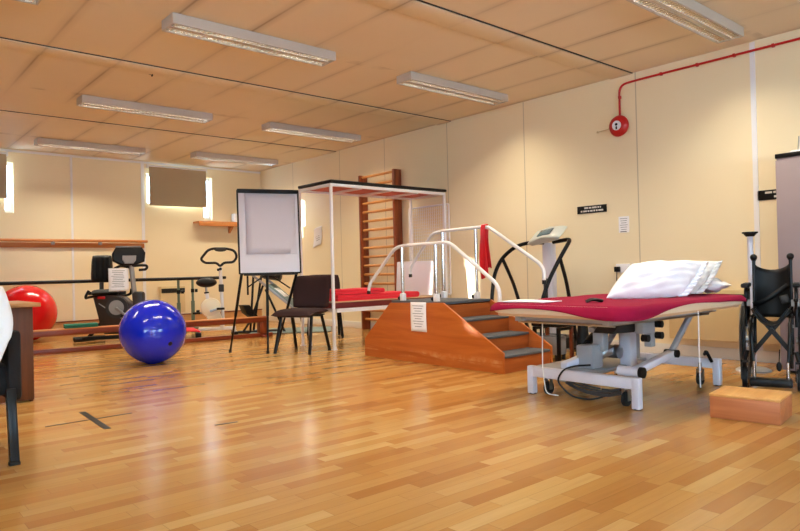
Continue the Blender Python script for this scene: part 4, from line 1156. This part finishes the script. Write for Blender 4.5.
t = thing('paper_pad', 'pad of plain flip paper clamped to the flipchart board', 'paper pad', bm_ @ V((0.01, -.012, .13)))
obj('pad_sheets', MB().box((.022, -.014, .095), (.585, .010, .70)).xf(bm_), M['flip'], t)
obj('front_sheet', MB().grid(lambda u, v: ((u - .5) * .58 + .022, -.0205 - .006 * (1 - v) ** 2 * math.sin(u * 4), (v - .5) * .695 + .095), 8, 10).xf(bm_), M['flip'], t, thick=.001)

# ------------------------------------------------------------------ chairs
def visitor_chair():
    t = thing('visitor_chair', 'dark maroon upholstered visitor chair in front of the plinth', 'chair', (0, 0, 0), 0)
    W_ = dict(world=False)
    def seatf(s):
        def f(u, v):
            a, b = 2 * u - 1, 2 * v - 1
            k = (max(0, 1 - abs(a) ** 6) ** .5) * (max(0, 1 - abs(b) ** 6) ** .5)
            drop_ = -.03 * max(0, b) ** 3
            return (a * .235 * (1 + .04 * b), .02 + b * .225, .445 + drop_ + s * .035 * k)
        return f
    b = MB().grid(seatf(1), 24, 24).grid(seatf(-1), 24, 24); bmesh.ops.remove_doubles(b.bm, verts=b.bm.verts[:], dist=.0006)
    obj('seat', b, M['maroonfab'], t, sharp=60, **W_)
    def backf(s):
        def f(u, v):
            a, e = 2 * u - 1, 2 * v - 1
            k = (max(0, 1 - abs(a) ** 6) ** .5) * (max(0, 1 - abs(e) ** 6) ** .5)
            w = .24 * (1 - .10 * max(0, e) ** 3 - .06 * max(0, -e) ** 2)
            z = .655 + e * .185 * (1 - .06 * a ** 4)
            return (a * w, -.225 - .10 * (z - .47) + .03 * a * a + s * .024 * k, z)
        return f
    b = MB().grid(backf(1), 24, 24).grid(backf(-1), 24, 24); bmesh.ops.remove_doubles(b.bm, verts=b.bm.verts[:], dist=.0006)
    obj('backrest', b, M['maroonfab'], t, sharp=60, **W_)
    obj('seat_pan', MB().box((0, .02, .405), (.40, .38, .012), bev=.004), M['black'], t, **W_)
    for s in (-1, 1):
        obj('back_bracket', MB().tube([(s * .12, -.1, .402), (s * .12, -.21, .41), (s * .12, -.235, .48), (s * .12, -.25, .62)], .013, 8, fil=.05), M['black_metal'], t, **W_)
    for sx in (-1, 1):
        for (y0, y1) in ((.12, .22), (-.10, -.22)):
            g = obj('leg', MB().tube([(sx * .19, y0, .40), (sx * .215, y1, .012)], .0125, 10, flat=1.5), M['black_metal'], t, **W_)
            obj('leg_glide', MB().cyl((sx * .215, y1, 0), (sx * .2145, y1 - (y1 - y0) * .05, .025), .018, n=12), M['rubber'], g, **W_)
    obj('under_bar', MB().cyl((-.19, .10, .395), (.19, .10, .395), .011, n=8).cyl((-.19, -.10, .395), (.19, -.10, .395), .011, n=8), M['black_metal'], t, **W_)
    return t
c0 = visitor_chair(); c0.location = (3.905, 6.19, 0); c0.rotation_euler = (0, 0, R(117)); c0['group'] = 'dark upholstered chairs'
c0['label'] = 'dark maroon upholstered chair standing beside the flipchart, seat in full view'
dup(c0, (5.0, 7.36, 0), R(150), 'dark chair mostly hidden behind the front maroon chair, by the plinth', 'dark upholstered chairs')

# desk corner and black armchair at the picture edge
t = thing('desk', 'brown wooden desk of which one end shows beside the red ball', 'desk', (.35, 5.55, 0))
obj('desk_top', MB().box((.31, 5.56, .69), (1.60, .74, .028), bev=.004), M['desktop'], t)
obj('modesty_panel', MB().box((.64, 5.275, .345), (.865, .022, .66), bev=.002), M['desk'], t)
for x in (1.06, -.35): obj('end_panel', MB().box((x, 5.57, .338), (.024, .56, .676), bev=.002), M['desk'], t)

t = thing('armchair', 'black upholstered armchair by the desk, only its side in view', 'chair', (.44, 3.90, 0))
obj('seat_block', MB().box((.405, 3.90, .385), (.50, .50, .15), bev=.03), M['blackfab'], t)
obj('backrest', MB().box((.36, 3.68, .62), (.46, .09, .38), (R(8), 0, 0), bev=.03), M['blackfab'], t)
for x in (.13, .655):
    a = obj('arm_panel', MB().box((x, 3.84, .455), (.06, .46, .34), bev=.02), M['blackfab'], t)
    obj('arm_knob', MB().sph((x, 3.64, .588), .026, (1, 1, .7), n=14), M['steel'], a)
for (x, y) in ((.632, 3.60), (.632, 4.08), (.18, 3.60), (.18, 4.08)):
    g = obj('leg', MB().bar((x, y, .35), (x - .0, y - (.06 if y < 3.8 else -.04), .012), .04, .04, .004), M['black_metal'], t)
    yy = y - (.06 if y < 3.8 else -.04)
    obj('leg_glide', MB().box((x, yy, .007), (.044, .044, .014)), M['rubber'], g)
t = thing('white_coat', 'white cloth garment hanging over the back of the black armchair', 'garment', (.42, 3.66, .8))
prof = [(3.575, .47), (3.585, .6), (3.60, .72), (3.60, .80), (3.63, .838), (3.68, .838), (3.73, .80), (3.75, .70), (3.77, .6)]
def coat(u, v):
    k = u * (len(prof) - 1); i = min(int(k), len(prof) - 2); f = k - i
    y = prof[i][0] * (1 - f) + prof[i + 1][0] * f; z = prof[i][1] * (1 - f) + prof[i + 1][1] * f
    low = max(0, (.83 - z) / .36)
    x = .155 + v * (.475 - .03 * low + .03 * math.sin(z * 12))
    return (x, y + .012 * math.sin(v * 24 + z * 4) * low * (-1 if y < 3.66 else 1) - (.012 * low if y < 3.66 else -.01 * low), z + .02 * math.sin(v * 7) * (1 if i in (0,) else 0))
obj('garment_cloth', MB().grid(coat, 32, 28), M['cloth'], t, thick=.006, sharp=80)
obj('collar', MB().tube([(.26, 3.645, .845), (.34, 3.64, .852), (.42, 3.645, .845)], .012, 8, flat=1.6), M['cloth'], t)

# ------------------------------------------------------------------ tape on the floor
t = thing('floor_tape_cross', 'dark tape cross marked on the wooden floor near the black armchair', 'floor marking', (1.19, 4.29, 0))
obj('wide_strip', MB().box((1.195, 4.28, .001), (.038, .62, .0016), (0, 0, R(-2.7))), M['tape'], t)
obj('narrow_strip', MB().box((1.18, 4.305, .0012), (.50, .017, .0014), (0, 0, R(1))), M['tape'], t)
tag(obj('floor_tape_dash', MB().box((1.725, 3.58, .001), (.135, .017, .0016), (0, 0, R(-8))), M['tape']), 'short dark tape dash alone on the open floor', 'floor marking')

# ------------------------------------------------------------------ daylight
w = bpy.data.worlds.new('daylight'); bpy.context.scene.world = w; w.use_nodes = True
bg = w.node_tree.nodes['Background']; bg.inputs[0].default_value = (.52, .75, 1.0, 1); bg.inputs[1].default_value = 12.0
def portal(x0, x1, z0, z1, y, ry):
    l = bpy.data.lights.new('window_daylight', 'AREA'); l.shape = 'RECTANGLE'; l.size = x1 - x0; l.size_y = z1 - z0
    l.cycles.is_portal = True
    o = bpy.data.objects.new('window_daylight', l); C.objects.link(o)
    o.location = ((x0 + x1) / 2, y, (z0 + z1) / 2); o.rotation_euler = (R(90) if ry > 0 else R(-90), 0, 0)
for a, b in FRONT: portal(a, b, 1.0, 2.2, YF - .13, -1)
for a, b in SIDE:
    l = bpy.data.lights.new('window_daylight', 'AREA'); l.shape = 'RECTANGLE'; l.size = 1.2; l.size_y = b - a; l.cycles.is_portal = True
    o = bpy.data.objects.new('window_daylight', l); C.objects.link(o); o.location = (XL - .13, (a + b) / 2, 1.6); o.rotation_euler = (0, R(-90), 0)
for a, b in BACK: portal(a, b, ZB, ZT, YB + .13, 1)
s = bpy.data.lights.new('sun', 'SUN'); s.energy = 14; s.angle = R(.6); s.color = (1.0, .95, .86)
so = bpy.data.objects.new('sun', s); C.objects.link(so)
so.rotation_euler = V((.78, -1.0, -.288)).to_track_quat('-Z', 'Y').to_euler()
so.location = (-4, 16, 5)

# ------------------------------------------------------------------ camera
cam = bpy.data.cameras.new('camera'); co = bpy.data.objects.new('camera', cam); C.objects.link(co)
cam.sensor_width = 36; cam.lens = 36 * 654.7 / 800; cam.clip_start = .05
yaw, pitch, roll = R(40.864), R(.4434), R(-1.3783)
F = V((math.sin(yaw) * math.cos(pitch), math.cos(yaw) * math.cos(pitch), math.sin(pitch)))
Rt = V((math.cos(yaw), -math.sin(yaw), 0)); U = Rt.cross(F)
R2 = Rt * math.cos(roll) + U * math.sin(roll); U2 = U * math.cos(roll) - Rt * math.sin(roll)
m3 = Matrix((R2, U2, -F)).transposed()
co.matrix_world = Matrix.Translation((0, 0, .87)) @ m3.to_4x4()
sc = bpy.context.scene; sc.camera = co
vs = sc.view_settings; vs.view_transform = 'Standard'; vs.look = 'None'; vs.exposure = .76; vs.gamma = 1; vs.use_curve_mapping = False
sc.cycles.use_denoising = True
sc.cycles.max_bounces = 10; sc.cycles.diffuse_bounces = 6; sc.cycles.sample_clamp_indirect = 10
